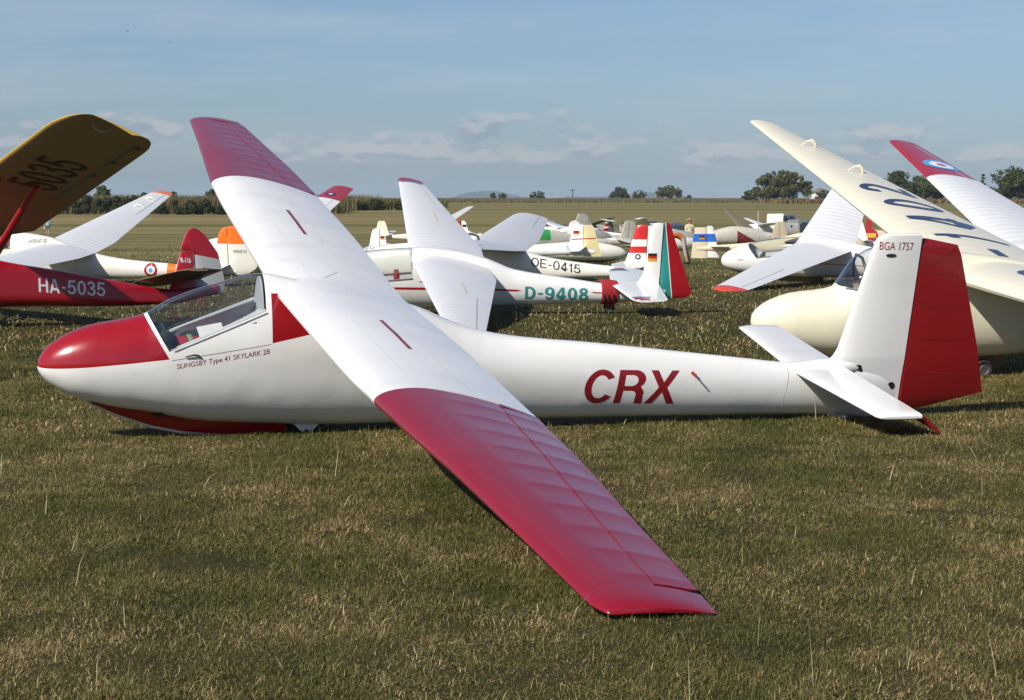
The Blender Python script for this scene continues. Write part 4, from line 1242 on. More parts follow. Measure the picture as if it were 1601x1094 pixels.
def make_glider(label, X, Y, yaw, roll, fus, wing=None, fin=None, rudder=None, tail=None, canopy=None, mats=None, name="glider", skid=True,
                wheel=None, detail=True, eb=2.2, et=2.1, fin_bands=(), rudder_bands=(), group=GROUP, fus_bands=(), nx=46, z0=None, ailerons=True):
    """x runs aft, y to the far side, z up from the grass; returns the root and its parts"""
    mats = mats or {}
    body = mats.get("body", WHITE); wm = mats.get("wing", body); tipm = mats.get("tip", wm)
    root = empty(name, (X, Y, zt(Y) if z0 is None else z0), (roll, 0, yaw))
    tag(root, label, "glider", group)
    P = {"root": root}
    rows = fus_rows(fus, eb, et)
    bm = fuselage_bm(rows, nx, 30 if detail else 20)
    g = None
    if canopy:
        (a0, a1), (s0, s1), xa = canopy
        pf = line_plane(a0, a1, 1); ps = line_plane(s0, s1, 1); pa = ((xa, 0, 0), (-1, 0, 0))
        cut(bm, [pf, ps, pa]); g = separate(bm, [pf, ps, pa])
    flat = []
    for planes, mt in fus_bands: cut(bm, planes)
    for f in bm.faces:
        for k, (planes, mt) in enumerate(fus_bands):
            if inside(f, planes): f.material_index = k + 1
    P["bvh"] = BVHTree.FromBMesh(bm)
    P["fus"] = from_bm("fuselage", bm, [body] + [m for _, m in fus_bands], root)
    if g:
        if len(g.faces):
            can = from_bm("canopy", g, mats.get("glass", glass_mat()), root)
            fr = bmesh.new()
            for s in (-1, 1):
                pts = []
                for k in range(13):
                    x = s0[0] + (xa - s0[0]) * k / 12; z = s0[1] + (s1[1] - s0[1]) * (x - s0[0]) / (s1[0] - s0[0])
                    h, n, _, _ = P["bvh"].ray_cast(Vector((x, s * 3, z - .012)), Vector((0, -s, 0)))
                    if h is not None: pts.append(h)
                if len(pts) > 2:
                    fr2 = bmesh.new(); tube_bm(fr2, pts, .012, 6); from_bm("canopy_frame", fr2, plain("frame_grey", (0.16, 0.165, 0.17), .5), root)
            fr.free()
        zf_ = s0[1] - .34
        bm = bmesh.new(); box_bm(bm, (a1[0] + .05, -.2, zf_), (xa - .1, .2, zf_ + .04), .01)
        from_bm("cockpit_floor", bm, plain("floor_dark", (0.06, 0.06, 0.065), .8), root)
        bm = bmesh.new(); box_bm(bm, (xa - .28, -.19, zf_ + .04), (xa - .2, .19, s0[1] + .12), .03)
        from_bm("seat_back", bm, mats.get("seat", plain("seat_red", (0.28, 0.03, 0.035), .8)), root)
        bm = bmesh.new(); box_bm(bm, (a1[0] + .04, -.17, zf_), (a1[0] + .12, .17, s0[1] + .02), .02)
        from_bm("instrument_panel", bm, plain("panel_dark", (0.035, 0.05, 0.05), .6), root)
    if wing:
        w = dict(ks=0.0, inc=.1, t=.14, tipr=.25, m=.03, tipy=None); w.update(wing)
        hs = w["hs"]
        def wst(y):
            k = abs(y) / hs; kk = max(0, (k - w["ks"]) / (1 - w["ks"]))
            le = w["xle"] + w["sw"] * k; c = w["cr"] + (w["ct"] - w["cr"]) * kk
            z = w["zw"] + (w["zl"](abs(y)) if "zl" in w else w["dih"] * k); ze = z - w["inc"] * c / w["cr"]
            d = (abs(y) - (hs - w["tipr"])) / w["tipr"]
            tt = w["t"] * (1 - .25 * k)
            te = le + c
            if d > 0:
                d = min(d, .995); s = 1 - math.sqrt(1 - d * d)
                fl, ft_ = w.get("tipshape", (.35, .55))
                z1 = z + (ze - z) * s * fl; te = le + c * (1 - ft_ * s); le = le + c * fl * s
                z = z1; tt *= max(.15, 1 - d ** 4)
            return ((le, y, z), (te, y, ze), tt, w["m"])
        P["wst"] = wst
        for s in (-1, 1):
            if w.get("only") and s != w["only"]: continue
            ys = list(np.linspace(0.0, hs - w["tipr"], 26 if detail else 10)) + [hs - w["tipr"] * (1 - q) for q in (.25, .5, .68, .82, .92, .975, .995)]
            if s > 0 and w.get("hs_far"): ys = [y for y in ys if y < w["hs_far"]]
            bm = surf_bm([wst(s * y) for y in ys], n=16 if detail else 9)
            ty = w["tipy"]
            if ty:
                pl = [((0, s * ty, 0), (0, s, 0))]; cut(bm, pl)
                for f in bm.faces: f.material_index = 1 if inside(f, pl) else 0
            bm2 = None
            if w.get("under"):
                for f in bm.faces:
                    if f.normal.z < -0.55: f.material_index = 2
                cut_le = []
            o = from_bm("wing", bm, [wm, tipm] + ([w["under"]] if w.get("under") else []), root)
            P["wing%d" % s] = o; P["wbvh%d" % s] = bvh(o)
            if ailerons and detail:
                y0, y1 = hs * .55, hs * .93
                pts = []
                for y in np.linspace(y0, y1, 16):
                    a = wst(s * y); x = a[0][0] + (a[1][0] - a[0][0]) * .76
                    h, n, _, _ = P["wbvh%d" % s].ray_cast(Vector((x, s * y, 4)), Vector((0, 0, -1)))
                    if h is not None: pts.append(h)
                bm = bmesh.new(); tube_bm(bm, pts, .006, 4); from_bm("aileron_gap", bm, plain("seam_grey", (0.25, 0.25, 0.25), .7), o)
    def flat_surf(nm, sts, mt, bands):
        bm = surf_bm(sts, up=(0, 1, 0), n=9)
        for planes, m_ in bands: cut(bm, planes)
        for f in bm.faces:
            for k, (planes, m_) in enumerate(bands):
                if inside(f, planes): f.material_index = k + 1
        o = from_bm(nm, bm, [mt] + [m for _, m in bands], root)
        P[nm] = o; P[nm + "_bvh"] = bvh(o)
        return o
    if fin:   # rows: z, leading edge, hinge
        flat_surf("fin", [((a, 0, z), (h + .35, 0, z), .09, 0, 0.0, (h - a) / (h + .35 - a)) for z, a, h in fin], mats.get("fin", body), fin_bands)
    if rudder:  # rows: z, front, trailing edge
        flat_surf("rudder", [((a, 0, z), (t, 0, z), min(.09, .05 / max(.1, t - a)), 0, 0.0, 1.0) for z, a, t in rudder], mats.get("rudder", mats.get("fin", body)), rudder_bands)
    if tail:   # z, half span, root (le, te), tip (le, te), hinge share
        zt_, hs_, (rl, rt), (tl, tt_) = tail[:4]
        dz = tail[4] if len(tail) > 4 else 0
        for s in (-1, 1):
            ysx = [.02, hs_ * .5, hs_ * .9, hs_ * .97, hs_]
            sts = []
            for y in ysx:
                k = y / hs_; a = rl + (tl - rl) * k; b = rt + (tt_ - rt) * k
                if k > .95: a += .06 * (k - .95) / .05; b -= .08 * (k - .95) / .05
                sts.append(((a, s * y, zt_ + dz * k), (b, s * y, zt_ + dz * k), .08, 0, 0.0, .62))
            o = from_bm("tailplane", surf_bm(sts, n=9), mats.get("tail", body), root)
            P["tail%d" % s] = o
            bm = surf_bm([(a, b, t, m, .635, 1.0) for a, b, t, m, _, _ in sts], n=6)
            from_bm("elevator", bm, mats.get("elevator", mats.get("tail", body)), root)
    if skid:
        x0, x1 = (rows[2][0], fus[-1][0] * .33)
        rings = []
        for k in range(8):
            x = x0 + (x1 - x0) * k / 7
            zb = float(np.interp(x, [r[0] for r in fus], [r[1] for r in fus]))
            zk = max(0.015, zb - .02 - .09 * min(1, k / 3)); rings.append([(x, -.04, zk), (x, .04, zk), (x, .05, zb + .03), (x, -.05, zb + .03)])
        from_bm("skid", bm_loft(rings), mats.get("skid", plain("skid_wood", (0.16, 0.10, 0.06), .6)), root)
    if wheel: wheel_parts(root, wheel[0], wheel[1], wheel[2])
    return P


def side_text(P, key, body, x, z, w, h, mt, slope=0.0, bold=0.0, shear=0.0, parent="fus", into=(0, 1, 0), u=None, name="lettering"):
    u = u or (1, 0, slope)
    if key == "bvh" and all(c in "-C0ODRXHAE14253968" for c in body):
        return decal(name, big_text(body, bold or .17), P[key], (x, 0, z), u, (0, 0, 1), into, mt, P[parent], off=.003, fit=(w, h), step=.05)
    s = -1 if into[1] > 0 else 1
    return decal(name, text_polys(body, 1.0, bold, shear), P[key], (x, 0, z), u, (0, 0, 1), into, mt, P[parent], off=.005, fit=(w, h), step=.05)


def side_poly(P, key, pts, mt, parent="fus", name="stripe", into=(0, 1, 0), off=.004):
    return decal(name, poly_polys(pts), P[key], (0, 0, 0), (1, 0, 0), (0, 0, 1), into, mt, P[parent], off=off, step=.05)


def german_flag(P, key, x, z, w, h, parent, slope=0.0):
    for k, (nm, c) in enumerate((("gold", (0.60, 0.36, 0.02)), ("flagred", (0.48, 0.01, 0.015)), ("black", (0.012, 0.012, 0.012)))):
        decal("flag_stripe", rect_polys(w, h / 3), P[key], (x, 0, z + h / 3 * k), (1, 0, slope), (0, 0, 1), (0, 1, 0), paint("flag_" + nm, c, .4, .1), P[parent], off=.006, step=.1)


def roundel(P, key, origin, radii_mats, parent, u=(1, 0, 0), v=(0, 0, 1), into=(0, 1, 0), stretch=(1, 1)):
    r0 = 0
    for k, (r1, mt) in enumerate(radii_mats):
        V, F = ring_polys(r0, r1, 36)
        V = V * np.array([stretch[0], stretch[1], 1])
        decal("roundel_ring", (V, F), P[key], origin, u, v, into, mt, P[parent], off=.006, step=.12)
        r0 = r1


TEAL = paint("teal_gloss", (0.03, 0.26, 0.24), .3, .3)
DRED = paint("deep_red", (0.36, 0.008, 0.016), .3, .4)
MAROON = paint("maroon", (0.30, 0.01, 0.06), .35, .3)
ORANGE = paint("orange_dayglo", (0.85, 0.16, 0.01), .4, .2)
REDOR = paint("red_orange", (0.62, 0.06, 0.03), .4, .2)
BLACK = plain("ink_black", (0.012, 0.012, 0.014), .5)
NAVY = paint("navy_ink", (0.012, 0.03, 0.085), .35, .2)
BLUE = paint("blue_band", (0.03, 0.14, 0.55), .4, .2)
SKYB = paint("roundel_blue", (0.08, 0.32, 0.70), .4, .2)
YEL = paint("cub_yellow", (0.72, 0.45, 0.06), .4, .3)
GREYF = paint("rudder_grey", (0.44, 0.45, 0.45), .4, .2)
SILVER = fabric_wing("silver_fabric", (0.60, 0.61, 0.63), .38, 1.3, .1, .6)
WFAB = fabric_wing("white_fabric", (0.74, 0.745, 0.755), .38, 1.25, .15, .42)
CREAM = paint("cream_gloss", (0.79, 0.73, 0.56), .25, .4, .03)
CRFAB = fabric_wing("cream_fabric", (0.78, 0.73, 0.58), .36, 1.2, .15, .17)
OFFW = paint("off_white", (0.78, 0.76, 0.68), .28, .4, .03)
UNDER = fabric_wing("underside_tan_fabric", (0.36, 0.27, 0.14), .6, 2.6, 0.0, .3)  # tan lightened in place of sun showing through the translucent fabric
TAN = fabric_wing("tan_fabric", (0.20, 0.15, 0.085), .6, 2.6, 0.0, .5)
GREEN_D = paint("dark_green", (0.012, 0.05, 0.03), .5, .1)


# --- red glider with the yellow edged wing, left foreground row
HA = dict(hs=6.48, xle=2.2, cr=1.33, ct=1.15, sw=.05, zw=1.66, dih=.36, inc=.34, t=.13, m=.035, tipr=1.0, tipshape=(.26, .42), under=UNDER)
P = make_glider("red glider with white letters and a raised yellow edged wing, left edge", -9.80, 29.29, .475, -.12,
    [(0, .62, .64, .01), (.05, .52, .75, .11), (.3, .38, .95, .22), (.8, .27, 1.12, .29), (1.5, .24, 1.22, .31), (2.2, .24, 1.15, .31), (3.0, .26, .90, .27), (3.9, .25, .74, .22), (4.8, .235, .565, .15), (5.5, .25, .46, .09), (6.2, .38, .52, .03)],
    HA, fin=[(.40, 5.44, 5.86), (.60, 5.53, 5.845), (.98, 5.655, 5.85), (1.005, 5.66, 5.85)],
    rudder=[(.36, 5.86, 6.20), (.45, 5.86, 6.31), (.57, 5.86, 6.32), (.98, 5.86, 6.235), (1.03, 5.66, 6.20), (1.15, 5.705, 6.12), (1.25, 5.75, 6.04), (1.32, 5.81, 5.96), (1.345, 5.86, 5.91)],
    tail=(.60, 1.35, (5.02, 5.95), (5.25, 5.85), .02), mats=dict(body=DRED, wing=YEL, tip=YEL, fin=DRED, rudder=GREYF, tail=TAN, elevator=GREEN_D), eb=5.0, et=4.0,
    rudder_bands=[([line_plane((5.86, .96), (6.25, .885), 1)], DRED)])
WHITE_INK = paint("ink_white", (0.80, 0.80, 0.80), .4, .2)
side_text(P, "bvh", "HA-5035", 3.49, .435, .97, .20, WHITE_INK, -.078, .15)
side_text(P, "fin_bvh", "R-11b", 5.655, .84, .15, .075, WHITE_INK, -.05, .02, parent="fin")
side_poly(P, "rudder_bvh", [(5.98, .765), (6.13, .745), (6.13, .725), (5.98, .745)], BLACK, "rudder", "lettering")
# registration under the near wing
V, F = big_text("5035", .14)
decal("lettering", (V, F), P["wbvh-1"], (3.12, -2.55, 0), (0, -1, 0), (-1, 0, 0), (0, 0, 1), BLACK, P["wing-1"], off=.006, fit=(1.75, .62), step=.12)
for yy in (5.65, 4.75, 3.9):
    a = P["wst"](-yy)
    decal("hinge_fitting", rect_polys(.10, .06), P["wbvh-1"], (a[0][0] + .98, -yy, 0), (1, 0, 0), (0, 1, 0), (0, 0, 1), BLACK, P["wing-1"], off=.01)
pts = [P["wst"](-y) for y in np.linspace(2.2, 6.1, 14)]
bm = bmesh.new(); seg = []
for a in pts:
    x = a[0][0] + 1.0
    h, n, _, _ = P["wbvh-1"].ray_cast(Vector((x, a[0][1], 0)), Vector((0, 0, 1)))
    if h is not None: seg.append(h - Vector((0, 0, .004)))
tube_bm(bm, seg, .012, 5); from_bm("aileron_gap", bm, plain("seam_dark", (0.16, 0.15, 0.14), .7), P["wing-1"])
bm = bmesh.new()
a = P["wst"](-6.15); x0 = a[0][0] + .25
tube_bm(bm, [(x0 + .24 * (1 - math.cos(t)) * .5 - .0, -6.25, a[0][2] - .09 - .10 * math.sin(t)) for t in np.linspace(0, math.pi, 12)], .010, 6)
from_bm("tip_skid_hoop", bm, plain("brass", (0.45, 0.36, 0.20), .4, .5), P["wing-1"])
for s in (-1, 1):
    a = P["wst"](s * 2.75)
    bm = bmesh.new()
    p0, p1 = Vector((2.55, s * .28, .42)), Vector((a[0][0] + .62, s * 2.75, a[0][2] - .20))
    tube_bm(bm, [p0, p0.lerp(p1, .5), p1], [.05, .055, .045], 10); from_bm("wing_strut", bm, DRED, P["root"])
    bm = bmesh.new(); p2 = Vector((a[0][0] + .15, s * 2.75, a[0][2] - .12)); tube_bm(bm, [p0, p2], .03, 8); from_bm("wing_strut", bm, DRED, P["root"])

# --- white glider with orange wing tips behind it
P = make_glider("white glider with orange wing tip, roundel and orange topped rudder, behind the red glider", -13.70, 50.88, -.118, .107,
    [(0, .60, .62, .01), (.06, .48, .76, .12), (.35, .30, .95, .24), (.9, .18, 1.08, .30), (1.6, .14, 1.18, .31), (2.4, .13, 1.22, .30), (3.15, .14, 1.12, .28), (3.6, .145, .95, .26), (4.4, .155, .70, .235), (5.0, .165, .60, .21), (5.9, .19, .52, .165), (7.0, .24, .42, .09), (7.5, .27, .38, .03)],
    dict(hs=8.99, xle=2.906, cr=1.318, ct=.50, sw=.24, zw=.90, dih=.365, inc=.15, ks=.15, tipr=.55, tipshape=(.45, .5), tipy=8.3), 
    fin=[(.34, 6.75, 7.31), (.6, 6.9, 7.31), (.98, 7.06, 7.31), (1.2, 7.12, 7.31), (1.3, 7.18, 7.31), (1.35, 7.25, 7.31)],
    rudder=[(.26, 7.45, 7.62), (.30, 7.33, 7.80), (.40, 7.32, 7.95), (.52, 7.32, 8.02), (.8, 7.32, 7.97), (1.1, 7.32, 7.86), (1.25, 7.32, 7.74), (1.34, 7.32, 7.60), (1.375, 7.32, 7.48)],
    tail=(.50, 1.7, (6.55, 7.35), (6.85, 7.3)), mats=dict(body=OFFW, wing=WFAB, tip=ORANGE), canopy=(((1.15, 1.2), (1.2, .8)), ((1.2, .82), (2.3, .9)), 2.3),
    fin_bands=[([((0, 0, .975), (0, 0, 1))], ORANGE)], rudder_bands=[([((0, 0, .965), (0, 0, 1))], ORANGE)],
    fus_bands=[([((5.92, 0, 0), (1, 0, 0)), ((6.12, 0, 0), (-1, 0, 0))], ORANGE)])
roundel(P, "bvh", (5.55, 0, .385), [(.05, SKYB), (.095, WHITE_INK), (.15, DRED)], "fus")
side_text(P, "rudder_bvh", "WEIHE K2", 7.44, .76, .32, .075, plain("ink_grey", (0.14, 0.14, 0.14), .6), 0, 0, parent="rudder")
side_text(P, "bvh", "WEIHE 50", 2.72, 1.0, .42, .085, plain("ink_grey", (0.14, 0.14, 0.14), .6), 0, .01)
for s in (1,):
    for k in (.66, .80):
        a = P["wst"](s * 8.99 * k); x = a[0][0] + (a[1][0] - a[0][0]) * .55
        bm = bmesh.new(); tube_bm(bm, [(x - .13, s * 8.99 * k, a[0][2] + .03), (x, s * 8.99 * k, a[0][2] + .07), (x + .14, s * 8.99 * k, a[0][2] - .01)], [.012, .03, .012], 6)
        from_bm("aileron_fairing", bm, OFFW, P["wing1"])

# --- white glider with teal lettering and teal and red rudder, with a red tail dolly
D9R = [line_plane((6.375, 1.45), (6.505, .24), 1)]
P = make_glider("white glider with teal letters, teal and red rudder and red tail dolly", -3.92, 34.71, .095, .14,
    [(0, .50, .52, .01), (.05, .40, .62, .10), (.3, .24, .78, .20), (.8, .13, .90, .26), (1.4, .10, .99, .285), (2.0, .09, 1.05, .29), (2.5, .09, 1.07, .285), (3.0, .10, 1.02, .27), (3.5, .115, .90, .245), (3.95, .13, .72, .215), (4.9, .165, .56, .165), (5.56, .18, .46, .13), (6.1, .19, .42, .075), (6.4, .20, .40, .03)],
    dict(hs=7.5, xle=2.31, cr=1.214, ct=.43, sw=.13, zw=.885, dih=.298, inc=.13, ks=.2, tipr=.10, tipy=7.05),
    fin=[(.28, 5.75, 6.285), (.50, 5.95, 6.29), (.62, 6.03, 6.295), (1.0, 6.10, 6.315), (1.36, 6.165, 6.335), (1.44, 6.185, 6.338), (1.455, 6.21, 6.338)],
    rudder=[(.235, 6.30, 6.62), (.25, 6.295, 6.74), (.32, 6.295, 6.825), (.5, 6.30, 6.77), (1.0, 6.32, 6.60), (1.385, 6.34, 6.475), (1.39, 6.29, 6.472), (1.45, 6.29, 6.455), (1.46, 6.30, 6.42)],
    tail=(.46, 1.45, (5.52, 6.30), (5.68, 6.22)), mats=dict(wing=WFAB, tip=MAROON, rudder=TEAL), canopy=(((1.35, 1.05), (1.62, .56)), ((1.62, .575), (2.32, .63)), 2.335),
    rudder_bands=[([line_plane((6.385, 1.45), (6.515, .24), 1)], DRED), ([line_plane((6.372, 1.45), (6.500, .24), 1), line_plane((6.385, 1.45), (6.515, .24), -1)], WHITE)], wheel=((2.35, 0, .10), .15, .1))
side_text(P, "bvh", "D-9408", 4.12, .275, 1.02, .20, TEAL, -.045, .185)
for pts in ([(3.3, .465), (3.98, .425), (4.07, .41), (3.98, .40), (3.3, .43)], [(5.19, .372), (5.37, .36), (5.37, .345), (5.22, .352)], [(5.63, .343), (5.86, .325), (5.63, .333)], [(.9, .50), (2.85, .475), (2.85, .44), (.9, .465)], [(2.42, .58), (2.62, .50), (2.60, .565)]):
    side_poly(P, "bvh", pts, DRED)
german_flag(P, "fin_bvh", 6.035, .845, .21, .125, "fin")
# teal and maroon tailplane ends
for s in (-1, 1):
    tb = bvh(P["tail%d" % s])
    decal("tip_band", rect_polys(.55, .17), tb, (5.62, s * 1.27 if s > 0 else -1.44, 2), (1, 0, 0), (0, 1, 0), (0, 0, -1), MAROON, P["tail%d" % s], off=.004, step=.08)
    decal("tip_band", rect_polys(.60, .08), tb, (5.60, s * 1.17 if s > 0 else -1.25, 2), (1, 0, 0), (0, 1, 0), (0, 0, -1), TEAL, P["tail%d" % s], off=.004, step=.08)
for s in (-1, 1):
    decal("tip_band", rect_polys(.7, .10), P["wbvh%d" % s], (2.40, 6.93 if s > 0 else -7.03, 2), (1, 0, 0), (0, 1, 0), (0, 0, -1), TEAL, P["wing%d" % s], off=.004, step=.08)
    decal("airbrake_slot", rect_polys(.035, .95), P["wbvh%d" % s], (2.9, 2.9 if s > 0 else -3.85, 2), (1, 0, 0), (0, 1, 0), (0, 0, -1), plain("tape_tan", (0.62, 0.55, 0.44), .6), P["wing%d" % s], off=.004)
# the dolly is strapped to the tail but is a thing of its own
rt = P["root"]
dol = empty("tail_dolly", rt.location, tuple(rt.rotation_euler))
tag(dol, "red padded tail dolly with small wheel strapped round the white tail boom", "dolly")
rows = fus_rows([(5.36, .155, .545, .155), (5.40, .145, .55, .16), (5.58, .15, .53, .152), (5.62, .16, .52, .146)], 2.2, 2.1)
from_bm("cuff", fuselage_bm(rows, 8, 30), cloth("dolly_red", (0.34, 0.012, 0.02), .3), dol)
bm = bmesh.new(); box_bm(bm, (5.42, -.055, .12), (5.58, .055, .19), .02); from_bm("fork", bm, DRED, dol)
wheel_parts(dol, (5.50, 0, .095), .095, .06)
for zz in (.24, .30):
    for xx in (5.40, 5.47, 5.55):
        bm = bmesh.new(); box_bm(bm, (xx - .012, -.165, zz - .03), (xx + .012, -.150, zz + .03), .003); from_bm("buckle", bm, BLACK, dol)

# --- cream glider behind it with black stencil registration
P = make_glider("cream glider with black stencil registration and red striped fin, behind the teal lettered glider", -3.33, 47.87, -.131, .03,
    [(0, .55, .57, .01), (.05, .45, .70, .11), (.3, .3, .86, .22), (.8, .2, .98, .29), (1.3, .18, 1.02, .31), (2.3, .18, 1.07, .31), (2.75, .18, 1.05, .30), (3.4, .19, .90, .27), (4.1, .22, .71, .225), (4.8, .25, .60, .18), (5.5, .28, .52, .13), (6.1, .30, .48, .07), (6.4, .31, .46, .03)],
    dict(hs=7.5, xle=2.416, cr=1.25, ct=.80, sw=.10, zw=.98, dih=.41, inc=.15, ks=.3, tipr=.9, tipshape=(.35, .45)),
    fin=[(.35, 5.4, 6.24), (.45, 5.65, 6.24), (.60, 5.80, 6.25), (.9, 5.91, 6.26), (1.3, 6.02, 6.28), (1.38, 6.06, 6.28), (1.40, 6.12, 6.28)],
    rudder=[(.30, 6.25, 6.60), (.9, 6.26, 6.55), (1.30, 6.28, 6.42), (1.38, 6.28, 6.38)], tail=(.55, 1.4, (5.5, 6.3), (5.7, 6.2)), mats=dict(body=OFFW, wing=SILVER), eb=2.6,
    fin_bands=[([((0, 0, 1.09), (0, 0, 1)), ((0, 0, 1.40), (0, 0, -1))], paint("stripe_red", (0.55, 0.02, 0.02), .35, .2)), ([((0, 0, .80), (0, 0, 1)), ((0, 0, .94), (0, 0, -1))], MATS["stripe_red"])])
side_text(P, "bvh", "OE-0415", 3.80, .525, 1.06, .185, BLACK, -.155, .13)
roundel(P, "fin_bvh", (6.08, 0, .72), [(.03, WHITE_INK), (.06, NAVY)], "fin")
bm = bmesh.new()
tube_bm(bm, [(1.7, -.26, .98), (1.75, -.26, 1.22), (2.55, -.26, 1.20), (2.66, -.26, 1.16), (2.70, -.26, 1.0)], .025, 8)
from_bm("cockpit_rail", bm, plain("dark_tube", (0.06, 0.065, 0.07), .4, .4), P["root"])
bm = bmesh.new(); tube_bm(bm, [(2.1, -.26, 1.21), (2.12, -.26, 1.0)], .02, 8); from_bm("rail_post", bm, MATS["dark_tube"], P["root"])

# --- the white glider whose fin stands behind the large wing and whose far wing tip is red
P = make_glider("white glider with flag on its fin and red roundel wing tip behind the big wing", -9.54, 65.33, -.245, .16,
    [(0, .50, .52, .01), (.05, .40, .62, .10), (.3, .24, .80, .20), (.9, .13, .98, .28), (1.9, .12, 1.08, .29), (2.6, .14, 1.0, .27), (3.4, .18, .80, .22), (4.6, .25, .62, .16), (5.6, .31, .54, .1), (6.1, .34, .50, .03)],
    dict(hs=7.28, xle=1.965, cr=1.2, ct=.70, sw=.19, zw=1.0, dih=.40, inc=.12, ks=.3, tipr=.22, tipy=5.3),
    fin=[(.40, 5.45, 5.88), (.6, 5.56, 5.9), (1.12, 5.68, 5.93), (1.22, 5.72, 5.93), (1.28, 5.79, 5.93)], rudder=[(.40, 5.89, 6.2), (.6, 5.91, 6.16), (1.15, 5.94, 6.08), (1.24, 5.94, 6.05), (1.29, 5.94, 6.02)], tail=(.60, 1.3, (5.2, 5.95), (5.35, 5.9)),
    mats=dict(wing=WFAB, tip=DRED))
side_text(P, "fin_bvh", "D-", 5.62, .685, .22, .10, plain("ink_grey", (0.14, 0.14, 0.14), .6), 0, 0, parent="fin")
side_text(P, "rudder_bvh", "1903", 5.915, .685, .20, .10, plain("ink_grey", (0.14, 0.14, 0.14), .6), 0, 0, parent="rudder")
german_flag(P, "rudder_bvh", 5.95, .955, .12, .10, "rudder")
roundel(P, "wbvh1", (2.50, 5.85, 3), [(.07, WHITE_INK), (.18, NAVY), (.19, WHITE_INK)][:2], "wing1", (1, 0, 0), (0, 1, 0), (0, 0, -1))

# --- white glider with orange red wing tip, right of the middle
P = make_glider("white glider with red orange wing tip resting on the grass and large clear canopy", 5.18, 54.04, -.36, .213,
    [(-.02, .51, .53, .01), (.03, .40, .64, .11), (.25, .30, .79, .22), (.66, .23, .93, .29), (1.2, .17, 1.05, .32), (2.0, .14, 1.12, .32), (2.75, .13, 1.08, .30), (3.5, .15, .92, .26), (4.5, .2, .74, .2), (5.8, .27, .60, .13), (7.2, .34, .54, .05), (7.6, .36, .5, .02)],
    dict(hs=7.59, xle=1.837, cr=1.443, ct=.66, hs_far=5.5, sw=-.01, zw=.93, dih=.82, inc=.13, ks=.0, tipr=.28, tipshape=(.5, .2), tipy=7.12), canopy=(((.68, .96), (.95, .66)), ((.95, .675), (2.0, .80)), 1.98),
    fin=[(.45, 6.5, 7.1), (.8, 6.7, 7.12), (1.4, 6.85, 7.15), (1.5, 6.95, 7.15)], rudder=[(.36, 7.1, 7.6), (.8, 7.13, 7.65), (1.4, 7.16, 7.45), (1.52, 7.16, 7.35)], tail=(.62, 1.6, (6.3, 7.2), (6.6, 7.1)),
    mats=dict(wing=WFAB, tip=REDOR))
side_poly(P, "bvh", [(2.3, .56), (5.0, .40), (5.0, .385), (2.3, .54)], REDOR)
side_poly(P, "bvh", [(.48, .60), (.62, .615), (.62, .60), (.48, .585)], REDOR, name="lettering")

# --- cream glider with the long wing raised at the right
P = make_glider("large cream glider with dark blue letters on its long raised wing, at the right", 2.32, 20.97, .133, .137,
    [(-.06, .525, .545, .01), (-.045, .46, .61, .07), (.03, .385, .69, .14), (.10, .345, .735, .18), (.31, .27, .81, .25), (.74, .195, .875, .30), (.80, .19, .95, .302), (.86, .187, 1.05, .305), (.95, .18, 1.17, .31), (1.2, .17, 1.27, .32), (1.6, .165, 1.26, .325), (2.0, .17, 1.2, .32), (2.5, .20, 1.13, .31), (3.2, .24, .98, .28), (4.2, .28, .78, .22), (5.6, .33, .62, .15), (6.9, .38, .54, .07), (7.4, .40, .5, .02)],
    dict(hs=8.84, xle=1.769, cr=1.443, ct=.30, sw=.225, zw=.985, dih=.573, inc=.06, ks=.0, tipr=.22, t=.15, m=.035), canopy=(((.745, 1.5), (.765, .80)), ((.74, .895), (1.6, .92)), 1.55), wheel=((2.22, -.12, .085), .09, .07),
    fin=[(.42, 6.3, 6.9), (.8, 6.5, 6.92), (1.5, 6.65, 6.95), (1.6, 6.75, 6.95)], rudder=[(.36, 6.9, 7.5), (.8, 6.93, 7.5), (1.5, 6.96, 7.3), (1.62, 6.96, 7.2)], tail=(.62, 1.7, (6.1, 7.0), (6.4, 6.9)),
    mats=dict(body=CREAM, wing=CRFAB))
ph = bmesh.new(); tube_bm(ph, [(1.0, -.26, .93), (.98, -.2, 1.08), (.97, -.1, 1.165), (.97, .1, 1.165), (.98, .2, 1.08), (1.0, .26, .93)], .014, 6); from_bm("canopy_bow", ph, MATS["dark_tube"], P["root"])
w1, wn1 = P["wbvh1"], P["wbvh-1"]
for ch, yy in (("1", 1.05), ("4", 1.75), ("0", 2.65), ("2", 3.55)):
    c = P["wst"](yy)[1][0] - P["wst"](yy)[0][0]
    V, F = big_text(ch, .17)
    hgt = .60 * c
    wd = .20 if ch == "1" else .52
    decal("lettering", (V, F), w1, (P["wst"](yy)[0][0] + .24 * c + hgt, yy, 3), (0, 1, 0), (-1, 0, 0), (0, 0, -1), NAVY, P["wing1"], off=.004, fit=(wd, hgt), step=.08)
V, F = big_text("D", .17)
decal("lettering", (V, F), wn1, (2.95, -1.35, 3), (0, 1, 0), (-1, 0, 0), (0, 0, -1), NAVY, P["wing-1"], off=.004, fit=(.6, .8), step=.08)
decal("lettering", rect_polys(.34, .11), w1, (2.55, .25, 3), (0, 1, 0), (-1, 0, 0), (0, 0, -1), NAVY, P["wing1"], off=.004, step=.08)
